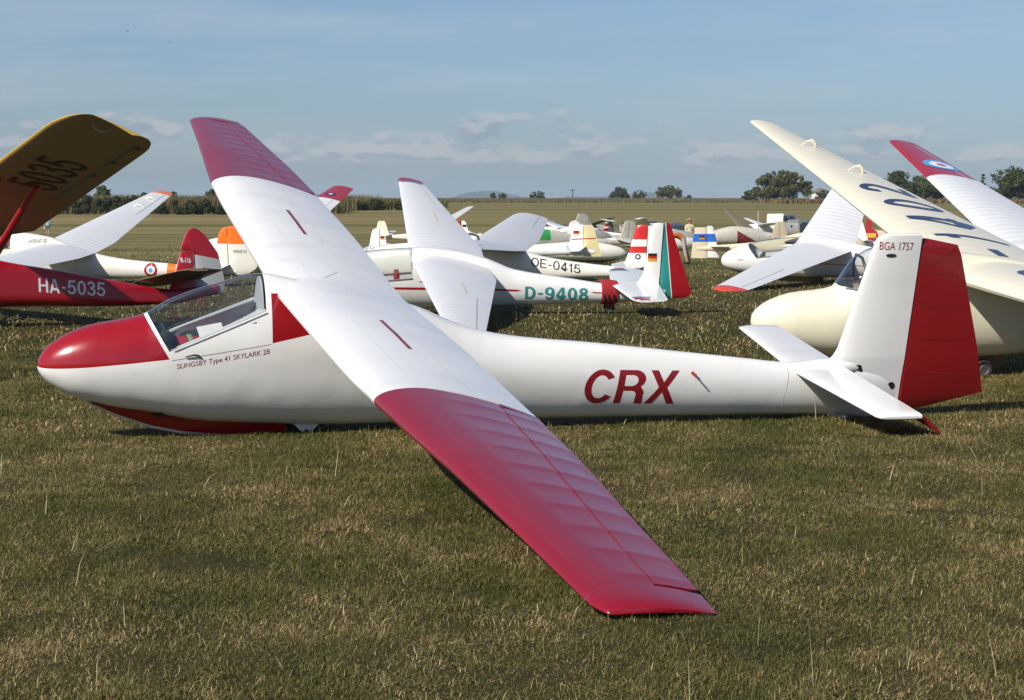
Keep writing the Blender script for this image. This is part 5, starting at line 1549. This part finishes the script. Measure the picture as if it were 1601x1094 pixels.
for k in (.76, .56):
    a = P["wst"](8.84 * k); x = a[0][0] + (a[1][0] - a[0][0]) * .62
    h, n, _, _ = w1.ray_cast(Vector((x, 8.84 * k, 4)), Vector((0, 0, -1)))
    bm = bmesh.new(); tube_bm(bm, [h + Vector((-.14, 0, .0)), h + Vector((-.05, 0, .06)), h + Vector((.02, 0, .07)), h + Vector((.06, 0, .035)), h + Vector((.065, 0, -.01))], [.005, .008, .022, .024, .010], 8)
    from_bm("aileron_horn", bm, CREAM, P["wing1"])

# --- the red tipped wing with roundel behind it
P = make_glider("glider with white wing ending in red with a blue and white roundel, right edge", 5.68, 31.33, .082, .112,
    [(0, .50, .52, .01), (.05, .40, .62, .10), (.3, .24, .80, .20), (.8, .15, .98, .28), (1.5, .13, 1.1, .30), (2.4, .14, 1.06, .28), (3.4, .18, .86, .23), (4.6, .25, .66, .16), (5.6, .31, .56, .1), (6.4, .34, .50, .03)],
    dict(hs=7.97, xle=1.231, cr=1.51, ct=.45, sw=.375, zw=1.085, dih=.859, inc=.09, ks=.0, tipr=.2, tipy=4.75, t=.15), canopy=(((.6, 1.0), (.8, .65)), ((.8, .66), (1.5, .72)), 1.45),
    fin=[(.42, 5.5, 6.0), (.8, 5.65, 6.02), (1.4, 5.8, 6.05), (1.5, 5.9, 6.05)], rudder=[(.36, 6.0, 6.5), (.8, 6.03, 6.5), (1.4, 6.06, 6.3), (1.52, 6.06, 6.2)], tail=(.62, 1.5, (5.3, 6.1), (5.5, 6.0)),
    mats=dict(body=DRED, wing=WFAB, tip=DRED))
roundel(P, "wbvh1", (1.95, 5.65, 3), [(.10, DRED), (.24, WHITE_INK), (.36, SKYB)], "wing1", (1, 0, 0), (0, 1, 0), (0, 0, -1), (.85, 1.1))

# ---------------------------------------------------------------- the crowd of gliders, covers and trailers farther back
SMALL = [(0, .50, .52, .01), (.05, .40, .64, .10), (.3, .24, .84, .22), (.9, .13, 1.02, .29), (1.9, .12, 1.08, .29), (2.6, .14, 1.0, .27), (3.4, .20, .80, .22), (4.6, .28, .64, .16), (5.7, .34, .56, .1), (6.4, .36, .50, .03)]
SFIN = [(.42, 5.5, 6.0), (.8, 5.65, 6.02), (1.35, 5.8, 6.05), (1.45, 5.88, 6.05)]
SRUD = [(.36, 6.01, 6.5), (.8, 6.03, 6.48), (1.35, 6.06, 6.32), (1.46, 6.06, 6.22)]
STAIL = (.62, 1.4, (5.4, 6.1), (5.6, 6.0))
SW = dict(hs=7.4, xle=1.9, cr=1.25, ct=.6, sw=.2, zw=1.0, dih=.45, inc=.12, ks=.2, tipr=.25)


def far_glider(label, px, Y, yaw, roll, xref, **kw):
    """px: image column where the point xref metres behind the nose stands"""
    X = px_x(px, Y) - xref * math.cos(yaw)
    YY = Y - xref * math.sin(yaw)
    a = dict(fus=SMALL, wing=SW, fin=SFIN, rudder=SRUD, tail=STAIL, detail=False)
    a.update(kw)
    return make_glider(label, X, YY, yaw, roll, **a)


PI = math.pi
make_glider("small cream glider facing right, its tail beside the fin with the flag", -2.29, 136.0, 2.845, -.14, SMALL, dict(SW, xle=2.0, hs=6.98, dih=.39, ct=.5, only=-1), SFIN, SRUD, STAIL, mats=dict(body=IVORY, wing=OFFW), detail=False)
Pk = far_glider("tiny white glider with red rudder and flag, behind the man leaning on a cockpit", 716, 125, PI - .2, -.1, 6.3, mats=dict(rudder=DRED), wing=None)
decal("flag_stripe", rect_polys(.22, .14), Pk["fin_bvh"], (5.78, 0, 1.1), (1, 0, 0), (0, 0, 1), (0, -1, 0), BLACK, Pk["fin"], off=.01)
CVG = cloth("cover_grey", (0.33, 0.33, 0.31)); CVB = cloth("cover_beige", (0.50, 0.48, 0.42)); CVD = cloth("cover_dark", (0.10, 0.105, 0.11)); CVGR = cloth("cover_green", (0.03, 0.30, 0.07))
far_glider("grey covered glider with dark wing lying far back left of the dark trailer", 861, 205, PI + .25, .05, 6.2, mats=dict(body=CVG, wing=CVD, fin=CVG))
far_glider("glider under beige canvas with green cockpit cover beside the silver wing", 838, 100, .3, .12, 1.6, mats=dict(body=CVB, wing=WFAB, fin=CVB), canopy=None, wing=None,
           fus_bands=[([((2.2, 0, 0), (-1, 0, 0)), ((0, 0, .60), (0, 0, 1))], CVGR)])
Pf = far_glider("white and pale yellow finned glider with red strap across its rudder", 914, 74, -.12, .10, 6.05, mats=dict(rudder=paint("pale_yellow", (0.72, 0.62, 0.33), .4, .2), fin=WHITE),
                fin=[(.30, 5.42, 6.0), (.8, 5.56, 6.0), (1.28, 5.66, 6.02), (1.36, 5.72, 6.02)], rudder=[(.28, 6.01, 6.62), (.8, 6.01, 6.5), (1.28, 6.03, 6.36), (1.34, 6.03, 6.3)], wing=None)
german_flag(Pf, "fin_bvh", 5.68, 1.02, .2, .12, "fin")
side_poly(Pf, "rudder_bvh", [(6.02, .86), (6.48, .88), (6.48, .91), (6.02, .89)], DRED, "rudder", "strap")
side_poly(Pf, "fin_bvh", [(5.6, .84), (6.0, .86), (6.0, .89), (5.6, .87)], DRED, "fin", "strap")
far_glider("cream glider with pointed nose facing right, beside the pale yellow rudder", 980, 77, PI + .12, -.10, 0.0, mats=dict(body=OFFW, wing=OFFW), wing=None, fus=[(0, .30, .32, .01), (.06, .22, .42, .09), (.3, .14, .56, .20), (.8, .09, .68, .27), (1.5, .09, .76, .28), (2.6, .12, .70, .26), (4.6, .22, .55, .16), (6.4, .3, .45, .03)], fin=[(.35, 5.5, 6.0), (.7, 5.7, 6.02)], rudder=[(.3, 6.01, 6.4), (.7, 6.03, 6.3)], tail=None)
far_glider("glider under grey canvas with rounded covered fin and grey nose cover", 925, 104, PI + .5, .02, 1.3, mats=dict(body=CVG, wing=CVG, fin=CVB, rudder=CVB), fin=[(.5, 1.2, 2.1), (1.0, 1.15, 2.2), (1.5, 1.3, 2.15), (1.8, 1.6, 2.0)], rudder=None, wing=None)
far_glider("white glider with red striped fin and tail on top, far behind the cream nose", 950, 160, .35, .06, 6.0, mats=dict(rudder=paint("slate", (0.12, 0.15, 0.19), .4)), tail=(1.50, 1.2, (5.7, 6.3), (5.8, 6.2)),
           fin_bands=[([((0, 0, .55), (0, 0, 1)), ((0, 0, .92), (0, 0, -1))], DRED), ([((0, 0, 1.05), (0, 0, 1)), ((0, 0, 1.28), (0, 0, -1))], DRED)])
Pl = far_glider("white glider with black letters showing left of the red striped fin", 985, 118, PI - .1, .03, 3.2, mats=dict(body=WHITE, wing=WFAB))
decal("lettering", text_polys("LY", 1.0, .03), Pl["bvh"], (3.55, 0, .50), (-1, 0, 0), (0, 0, 1), (0, -1, 0), BLACK, Pl["fus"], off=.01, fit=(.55, .30), step=.2)
far_glider("white glider with orange topped fin just left of the red striped fin", 1000, 150, -.2, .02, 6.0, mats=dict(wing=WFAB), wing=None, fin_bands=[([((0, 0, 1.0), (0, 0, 1)), ((0, 0, 1.25), (0, 0, -1))], ORANGE)], rudder_bands=[([((0, 0, 1.0), (0, 0, 1)), ((0, 0, 1.25), (0, 0, -1))], ORANGE)])
far_glider("silver nosed white glider facing right behind the teal and red rudder", 1094, 104, PI + .22, .10, 0.0, mats=dict(body=WHITE, wing=TAN, tip=WHITE), wing=dict(SW, hs=4.6, cr=1.0, tipy=4.3, only=-1, dih=.75),
           fus_bands=[([line_plane((0, .60), (2.4, .78), 1), ((2.4, 0, 0), (-1, 0, 0))], CVG)])
VARN = paint("varnished_ply", (0.72, 0.63, 0.45), .35, .3)
Pb = far_glider("varnished cream glider with blue band and small flag on its fin", 1104, 82, PI + .08, .02, 6.05, mats=dict(body=VARN, fin=WHITE, rudder=VARN, wing=CVD), tail=(.5, 1.3, (5.2, 5.9), (5.4, 5.8)),
                fin=[(.10, 5.55, 6.0), (.8, 5.68, 6.0), (1.2, 5.78, 6.02), (1.28, 5.82, 6.02)], rudder=[(.08, 6.01, 6.6), (.12, 6.01, 6.62), (.8, 6.01, 6.55), (1.2, 6.03, 6.46), (1.22, 6.03, 6.42)], wing=dict(SW, zw=.8, dih=0.0, hs=6.0),
                fin_bands=[([((0, 0, .68), (0, 0, 1)), ((0, 0, .98), (0, 0, -1))], BLUE)], rudder_bands=[([((0, 0, .68), (0, 0, 1)), ((0, 0, .98), (0, 0, -1))], BLUE)])
for k, c in enumerate(("flag_gold", "flag_flagred", "flag_black")):
    decal("flag_stripe", rect_polys(.2, .045), Pb["rudder_bvh"], (6.12, 0, .78 + .045 * k), (1, 0, 0), (0, 0, 1), (0, -1, 0), MATS[c], Pb["rudder"], off=.01)
far_glider("glider under pale canvas with red cockpit opening and one dark raised wing", 1118, 118, .12, .16, .4, mats=dict(body=CVB, wing=TAN, fin=CVB), wing=dict(SW, xle=1.7, hs=5.2, dih=.25, only=1, cr=.9, ct=.4, t=.1),
           fus=[(0, .50, .52, .02), (.1, .36, .80, .22), (.5, .22, 1.0, .34), (1.4, .16, 1.18, .40), (2.2, .16, 1.1, .38), (3.2, .2, .86, .3), (4.6, .28, .66, .2), (6.2, .36, .5, .05)],
           fus_bands=[([line_plane((1.5, 1.0), (2.4, .5), -1), ((1.5, 0, 0), (1, 0, 0)), ((0, 0, .2), (0, 0, 1))], plain("lining_red", (0.16, 0.02, 0.02), .8))])
far_glider("brown and cream glider tail showing behind the clear canopy of the white glider", 1226, 100, PI + .3, -.1, 5.8, mats=dict(body=VARN, fin=VARN, wing=TAN, tail=TAN), wing=None)
far_glider("white glider fin standing above the grey trailer at the right", 1247, 215, .1, .02, 6.0, mats=dict(wing=WFAB))
far_glider("white glider tail with grey rudder between the white wing and the cream wing", 1349, 92, PI - .2, .02, 5.8, mats=dict(rudder=WFAB, wing=WFAB), wing=None)
Pc = make_glider("glider with slim maroon and white wing rising behind the white nose at the left edge", -10.9, 57.0, PI + .13, -.12, SMALL, dict(SW, xle=2.0, hs=8.3, cr=.85, ct=.2, sw=.2, zw=.68, dih=.57, only=-1), None, None, None,
                 mats=dict(body=DRED, wing=MAROON), detail=False)
decal("wing_band", poly_polys([(1.98, -.3), (2.42, -.3), (2.30, -8.2), (2.18, -8.2)]), Pc["wbvh-1"], (0, 0, 4), (1, 0, 0), (0, 1, 0), (0, 0, -1), OFFW, Pc["wing-1"], off=.006, step=.2)


def trailer(label, px, Y, w, l, h, yaw, mt, front, name="glider_trailer"):
    r = empty(name, (px_x(px, Y), Y, zt(Y)), (0, 0, yaw)); tag(r, label, "trailer", "glider trailers")
    rings = []
    for x, k in ((-l / 2, .86), (-l / 2 + .5, 1.0), (l / 2 - .5, 1.0), (l / 2, .92)):
        zz = h * k
        rings.append([(x, -w / 2, .35), (x, w / 2, .35), (x, w / 2, zz - .25), (x, w / 2 - .22, zz), (x, -w / 2 + .22, zz), (x, -w / 2, zz - .25)])
    from_bm("body", bm_loft(rings), mt, r, sharp=20)
    bm = bmesh.new(); box_bm(bm, (-l / 2 - .03, -w / 2 + .12, .45), (-l / 2 - .005, w / 2 - .12, h * .8), .01)
    d = from_bm("door", bm, front, r)
    bm = bmesh.new(); tube_bm(bm, [(-l / 2 - .05, 0, h * .62), (-l / 2 - .03, 0, h * .62)], .12, 14); from_bm("vent", bm, BLACK, d)
    for s in (-1, 1):
        bm = bmesh.new(); tube_bm(bm, [(-l / 2 - .05, s * w * .33, .6), (-l / 2 - .03, s * w * .33, .6)], .07, 10); from_bm("tail_light", bm, paint("lamp_orange", (0.7, 0.25, 0.02), .3), r)
        wheel_parts(r, (0.2, s * (w / 2 - .12), .30), .30, .18)
    bm = bmesh.new(); tube_bm(bm, [(l / 2, 0, .5), (l / 2 + .9, 0, .45), (l / 2 + 1.0, 0, .05)], .04, 8); from_bm("drawbar", bm, BLACK, r)


trailer("dark box trailer with pale grey end door far behind the rounded grey fin", 1000, 195, 1.5, 5.5, 1.35, 1.05, plain("trailer_dark", (0.055, 0.06, 0.065), .5), plain("trailer_end", (0.30, 0.31, 0.31), .5))
trailer("blue grey trailer with white end and orange lamps beside the dark trailer", 1045, 190, 1.3, 5.0, 1.25, 1.2, plain("trailer_blue", (0.16, 0.20, 0.25), .4), WHITE)
trailer("mid grey trailer left of the tall white wing", 1262, 200, 1.6, 6.0, 1.55, .95, plain("trailer_grey", (0.20, 0.21, 0.22), .5), plain("trailer_end2", (0.26, 0.27, 0.27), .5))
trailer("white trailer end showing under the red tipped wing at the right", 1556, 88, 1.5, 5.0, 1.25, .25, WHITE, WHITE)
trailer("small pale trailer with dark side under the cream wing at the right", 1520, 120, 1.1, 4.0, 1.35, 1.2, plain("trailer_dark", (0.055, 0.06, 0.065), .5), plain("trailer_pale", (0.45, 0.44, 0.43), .5))


def van(px, Y, yaw):
    r = empty("van", (px_x(px, Y), Y, zt(Y)), (0, 0, yaw)); tag(r, "white van with dark rear side window, far right behind the canvas covered glider", "van")
    prof = [(-2.3, .35), (-2.3, 1.5), (-2.1, 1.95), (1.2, 1.95), (1.75, 1.25), (2.4, 1.05), (2.45, .35)]
    rings = [[(x, y, z) for x, z in prof] for y in (-.9, -.82, .82, .9)]
    rings[0] = [(x * .98, -.9, .4 + (z - .35) * .97) for x, z in prof]; rings[3] = [(x * .98, .9, .4 + (z - .35) * .97) for x, z in prof]
    from_bm("body", bm_loft(rings), WHITE, r, sharp=25)
    for s in (-1, 1):
        for x0, x1 in ((-1.9, -.6), (-.4, .9)):
            bm = bmesh.new(); box_bm(bm, (x0, s * .9 - .01, 1.2), (x1, s * .9 + .012, 1.75), .03); from_bm("window", bm, plain("window_dark", (0.02, 0.025, 0.03), .1), r)
        for x in (-1.5, 1.55): wheel_parts(r, (x, s * .8, .32), .32, .2)
    bm = bmesh.new(); box_bm(bm, (1.35, -.75, 1.3), (1.6, .75, 1.75), .03, Matrix.Identity(4)); from_bm("windscreen", bm, MATS["window_dark"], r)
    bm = bmesh.new(); box_bm(bm, (-2.36, -.4, .6), (-2.3, .4, .75), .01); from_bm("number_plate", bm, plain("plate_white", (0.7, 0.7, 0.68), .5), r)


van(1224, 232, 1.05)

# standing clutter between the gliders
def banner(px, Y):
    r = empty("bottle_shaped_sign", (px_x(px, Y), Y, zt(Y))); tag(r, "red bottle shaped sign with yellow lettering between the wings at the right", "sign")
    pts = [(-.38, 0), (.38, 0), (.40, .75), (.34, .95), (.14, 1.05), (.12, 1.45), (-.12, 1.45), (-.14, 1.05), (-.34, .95), (-.40, .75)]
    bm = bmesh.new(); a = [bm.verts.new((x, -.06, z + .05)) for x, z in pts]; b = [bm.verts.new((x, .06, z + .05)) for x, z in pts]
    bm.faces.new(a); bm.faces.new(list(reversed(b)))
    for i in range(len(pts)): bm.faces.new((a[i], b[i], b[(i + 1) % len(pts)], a[(i + 1) % len(pts)]))
    bmesh.ops.recalc_face_normals(bm, faces=bm.faces)
    o = from_bm("board", bm, paint("sign_red", (0.42, 0.02, 0.03), .5, .1), r)
    bm = bmesh.new(); box_bm(bm, (-.3, -.075, .72), (.3, -.064, .92), 0); from_bm("lettering_band", bm, YEL, o)
    bm = bmesh.new(); box_bm(bm, (-.02, .06, 0), (.02, .5, .9), 0); from_bm("stand", bm, BLACK, r)


banner(1358, 96)


def tube_thing(name, label, cat, segs, mt, loc, rz=0):
    r = empty(name, loc, (0, 0, rz)); tag(r, label, cat)
    for nm, pts, rr in segs:
        bm = bmesh.new(); tube_bm(bm, pts, rr, 8); from_bm(nm, bm, mt, r)
    return r


YP = 33.0
tube_thing("picket_stake", "rusty iron picket stake with crossbar pushed into the grass before the white wing", "stake", [("rod", [(0, 0, -.1), (.02, 0, .22)], .018), ("crossbar", [(-.09, 0, .215), (.11, 0, .225)], .016)],
           plain("rust", (0.12, 0.055, 0.03), .8), (px_x(1257, YP), YP, zt(YP)))
tube_thing("mast", "thin dark mast with crosspiece on the horizon", "mast", [("pole", [(0, 0, 0), (0, 0, 4.6)], .16), ("crosspiece", [(-1.2, 0, 4.1), (1.2, 0, 4.1)], .14)], BLACK, (px_x(895, 990), 990, zt(990)))
tube_thing("tie_down_pole", "thin pale pole propping the dark raised wing of the canvas covered glider", "pole", [("rod", [(0, 0, 0), (0, 0, 2.0)], .022), ("foot", [(-.15, 0, .02), (.15, 0, .02)], .03)], plain("pole_pale", (0.5, 0.48, 0.42), .7), (px_x(1185, 121), 121, zt(121)))
hx = px_x(1281, 720)
r = empty("house", (hx, 720, zt(720))); tag(r, "tiny white house with grey roof half hidden by the large spreading tree", "house")
bm = bmesh.new(); box_bm(bm, (-3, -3, 0), (3, 3, 2.6)); from_bm("wall", bm, WHITE, r)
bm = bm_loft([[(-3.3, -3.3, 2.6), (3.3, -3.3, 2.6), (0.0, -3.3, 4.2)], [(-3.3, 3.3, 2.6), (3.3, 3.3, 2.6), (0, 3.3, 4.2)]]); from_bm("roof", bm, plain("roof_grey", (0.2, 0.17, 0.15), .8), r)
bm = bmesh.new(); box_bm(bm, (-1.0, -3.05, .9), (0.2, -2.99, 2.0)); from_bm("window", bm, MATS["window_dark"], r)


# ---------------------------------------------------------------- people
def person(label, loc, rz, joints, radii, edges, head, colors, extra=None, scale=1.0):
    """body grown over a skeleton; zones of the body (shirt, trousers, skin) by height along it"""
    me = bpy.data.meshes.new("body")
    me.from_pydata([tuple(Vector(j) * scale) for j in joints], edges, [])
    o = bpy.data.objects.new("body", me); COL.objects.link(o)
    sk = o.modifiers.new("skin", 'SKIN')
    for i, r_ in enumerate(radii): me.skin_vertices[0].data[i].radius = (r_[0] * scale, r_[1] * scale)
    me.skin_vertices[0].data[0].use_root = True
    o.modifiers.new("sub", 'SUBSURF').levels = 1
    dg = bpy.context.evaluated_depsgraph_get()
    m2 = bpy.data.meshes.new_from_object(o.evaluated_get(dg))
    bpy.data.objects.remove(o)
    root = empty("person", loc, (0, 0, rz)); tag(root, label, "person", "people on the airfield")
    for p in m2.polygons:
        p.material_index = colors[1](p.center / scale)
    b = link_mesh("body", m2, colors[0], root, sharp=180)
    hc, hr = Vector(head[0]) * scale, head[1] * scale
    bm = bmesh.new(); bmesh.ops.create_uvsphere(bm, u_segments=16, v_segments=12, radius=hr)
    for v in bm.verts:
        v.co = Vector((v.co.x * .82, v.co.y * (1.0 + (.10 if v.co.y < 0 and v.co.z < 0 else 0)), v.co.z * 1.18)) + hc
    hd = from_bm("head", bm, plain("skin", (0.42, 0.24, 0.17), .6), root, sharp=180)
    bm = bmesh.new(); bmesh.ops.create_uvsphere(bm, u_segments=14, v_segments=10, radius=hr * 1.07)
    bmesh.ops.delete(bm, geom=[v for v in bm.verts if v.co.z < hr * .12], context='VERTS')
    for v in bm.verts: v.co = Vector((v.co.x * .84, v.co.y * 1.02, v.co.z * 1.2)) + hc
    from_bm(head[2], bm, head[3], hd, sharp=180)
    if extra: extra(root, scale)
    return root


SK = plain("skin", (0.42, 0.24, 0.17), .6)
# walking away, light blue shirt and dark shorts
J = [(0, 0, .95), (0, 0, 1.15), (0, .0, 1.40), (0, 0, 1.52), (-.19, 0, 1.40), (-.25, .02, 1.14), (-.27, -.06, .92), (.19, 0, 1.40), (.25, -.02, 1.14), (.27, .06, .92), (-.10, 0, .90), (-.11, .10, .50), (-.11, .02, .08), (-.11, .16, .04), (.10, 0, .90), (.11, -.06, .50), (.11, -.20, .10), (.11, -.08, .04)]
Rr = [(.17, .13), (.17, .13), (.18, .12), (.06, .06), (.07, .07), (.05, .05), (.04, .04), (.07, .07), (.05, .05), (.04, .04), (.10, .10), (.065, .065), (.045, .045), (.045, .035), (.10, .10), (.065, .065), (.045, .045), (.045, .035)]
Ed = [(0, 1), (1, 2), (2, 3), (2, 4), (4, 5), (5, 6), (2, 7), (7, 8), (8, 9), (0, 10), (10, 11), (11, 12), (12, 13), (0, 14), (14, 15), (15, 16), (16, 17)]
def zone_walk(c):
    if c.z > 1.48: return 0
    if c.z < .13: return 3
    if c.z > .93 and not (abs(c.x) > .2 and c.z < 1.15): return 1
    if .58 < c.z <= .93 and abs(c.x) < .22: return 2
    return 0
def bag(root, s):
    bm = bmesh.new(); box_bm(bm, (-.36, -.10, .62), (-.26, .06, .82), .02); from_bm("carrier_bag", bm, WHITE, root)
person("person in a light blue shirt and dark shorts walking away across the far field", (px_x(75.5, 214), 214, zt(214)), 0.0, J, Rr, Ed, ((0, 0, 1.64), .11, "hair", plain("hair_grey", (0.16, 0.12, 0.09), .8)),
       ([SK, cloth("shirt_blue", (0.28, 0.48, 0.60), .2), cloth("shorts_dark", (0.05, 0.10, 0.10), .2), WHITE], zone_walk), bag)
# bending forward, orange shirt and light trousers
J2 = [(0, 0, .88), (-.16, 0, 1.0), (-.36, 0, .98), (-.48, 0, .93), (-.36, -.18, .95), (-.42, -.2, .68), (-.46, -.18, .45), (-.36, .18, .95), (-.42, .2, .68), (-.48, .18, .45), (0, -.1, .84), (.05, -.1, .46), (.14, -.1, .08), (.02, -.1, .04), (0, .1, .84), (.10, .1, .46), (.24, .1, .08), (.12, .1, .04)]
def zone_bend(c):
    if c.z < .10: return 3
    if c.x > -.06 and c.z > .30: return 2
    if c.x > -.02 and c.z <= .30: return 0
    if c.z > .78: return 1
    return 0
person("person in an orange shirt and light trousers bending down behind the red rudder", (px_x(1068, 74), 74, zt(74)), 0.0, J2, Rr, Ed, ((-.60, 0, .88), .11, "hair", plain("hair_brown", (0.07, 0.045, 0.03), .8)),
       ([SK, cloth("shirt_orange", (0.52, 0.12, 0.02), .2), cloth("trousers_light", (0.42, 0.38, 0.32), .2), BLACK], zone_bend))
# sitting, hat with red band, cream shirt
J3 = [(0, 0, .55), (0, 0, .78), (0, .0, 1.02), (0, 0, 1.13), (-.19, 0, 1.0), (-.26, -.08, .76), (-.16, -.3, .66), (.19, 0, 1.0), (.28, -.06, .78), (.30, -.30, .70), (-.10, -.08, .52), (-.12, -.48, .52), (-.12, -.50, .08), (-.12, -.64, .04), (.10, -.08, .52), (.12, -.48, .52), (.12, -.50, .08), (.12, -.64, .04)]
def zone_sit(c):
    if c.z > 1.1: return 0
    if c.z < .10: return 3
    if c.z > .62 and c.y > -.2: return 1
    if c.z > .62: return 0
    return 2
def hat(root, s):
    bm = bmesh.new(); tube_bm(bm, [(0, 0, 1.30), (0, 0, 1.315)], [.20, .19], 18); b = from_bm("hat_brim", bm, cloth("straw_hat", (0.60, 0.50, 0.30), .1), root)
    bm = bmesh.new(); tube_bm(bm, [(0, 0, 1.312), (0, 0, 1.36)], .118, 18); from_bm("hat_band", bm, DRED, b)
    bm = bmesh.new(); tube_bm(bm, [(-.0, .2, 0), (0, .2, .5)], .03, 6); box_bm(bm, (-.22, -.2, .46), (.22, .2, .5), .01); from_bm("stool", bm, BLACK, root)
def hatless(c): return 0
person("person in a cream shirt and straw hat with red band sitting behind the silver nose", (px_x(1078, 112), 112, zt(112) + .2), 0.3, J3, Rr, Ed, ((0, 0, 1.25), .11, "hat", cloth("straw_hat", (0.60, 0.50, 0.30), .1)),
       ([SK, cloth("shirt_cream", (0.62, 0.54, 0.36), .2), cloth("trousers_light", (0.42, 0.38, 0.32), .2), BLACK], zone_sit), hat)
# leaning over the open cockpit, pale cap
J4 = [(0, 0, .52), (.08, 0, .68), (.20, 0, .86), (.28, 0, .95), (.20, -.18, .85), (.46, -.2, .80), (.72, -.14, .78), (.20, .18, .85), (.44, .2, .74), (.70, .14, .70), (0, -.1, .47), (.05, -.1, .07), (-.34, -.1, .07), (-.46, -.1, .04), (0, .1, .47), (.05, .1, .07), (-.34, .1, .07), (-.46, .1, .04)]
def zone_lean(c):
    if c.x > .32 or c.z > .95: return 0
    if c.x < -.3: return 3
    if c.z > .52: return 1
    return 2
person("person in a pale cap kneeling with arms stretched towards the cream cockpit", (px_x(727, 49.6), 49.6, zt(49.6)), 0.0, J4, Rr, Ed, ((.34, 0, 1.06), .11, "cap", cloth("cap_pale", (0.62, 0.58, 0.45), .1)),
       ([SK, cloth("shirt_grey", (0.40, 0.42, 0.44), .2), cloth("shorts_dark", (0.05, 0.10, 0.10), .2), BLACK], zone_lean))


# ---------------------------------------------------------------- birds
def bird(px, py, Y, span, rz, lab):
    r = empty("bird", (px_x(px, Y), Y, CAM_H + (309 - py) / 3440 * Y), (.2, 0.1, rz)); tag(r, lab, "bird", "birds in the sky")
    m_ = plain("bird_dark", (0.03, 0.03, 0.035), .8)
    bm = bmesh.new(); tube_bm(bm, [(-.5 * span * .5, 0, 0), (-.1 * span, 0, .01), (.12 * span, 0, 0), (.3 * span, 0, -.01)], [.01, .04 * span, .05 * span, .01], 6); from_bm("body", bm, m_, r)
    for s in (-1, 1):
        bm = bmesh.new()
        V = [(-.08, .03, 0), (.10, .03, 0), (.06, .28, .12), (-.12, .52, .07), (-.10, .26, .10)]
        top = [bm.verts.new((x * span, s * y * span, z * span + .004)) for x, y, z in V]; bot = [bm.verts.new((x * span, s * y * span, z * span - .004)) for x, y, z in V]
        bm.faces.new(top); bm.faces.new(list(reversed(bot)))
        for i in range(5): bm.faces.new((top[i], bot[i], bot[(i + 1) % 5], top[(i + 1) % 5]))
        bmesh.ops.recalc_face_normals(bm, faces=bm.faces)
        from_bm("wing", bm, m_, r)


for px, py, Y, sp, rz, lab in ((203, 51, 120, .26, 1.3, "small dark bird high in the sky at the upper left"), (268, 68, 140, .24, .3, "dark speck of a bird right below the upper left one"),
                               (340, 100, 170, .2, .9, "tiny bird above the long red wing tip"), (1330, 44, 170, .24, .2, "tiny bird alone high in the sky at the right"), (1037, 199, 170, .2, .5, "tiny bird above the middle clouds")):
    bird(px, py, Y, sp, rz, lab)


# ---------------------------------------------------------------- the air: far things fade towards the horizon
def build_haze():
    bm = bmesh.new(); box_bm(bm, (-9000, -40, -70), (9000, 11800, 60))
    m = bpy.data.materials.new("haze_air"); m.use_nodes = True
    N, L = m.node_tree.nodes, m.node_tree.links
    N.clear()
    o = N.new("ShaderNodeOutputMaterial"); v = N.new("ShaderNodeVolumePrincipled")
    v.inputs["Color"].default_value = (0.64, 0.81, 1.0, 1); v.inputs["Density"].default_value = HAZE
    v.inputs["Anisotropy"].default_value = 0.0
    L.new(v.outputs[0], o.inputs["Volume"])
    h = from_bm("haze", bm, m, sharp=None)
    tag(h, "thin blue haze over the far fields and hills", kind="stuff")


HAZE = 0.00008
build_haze()
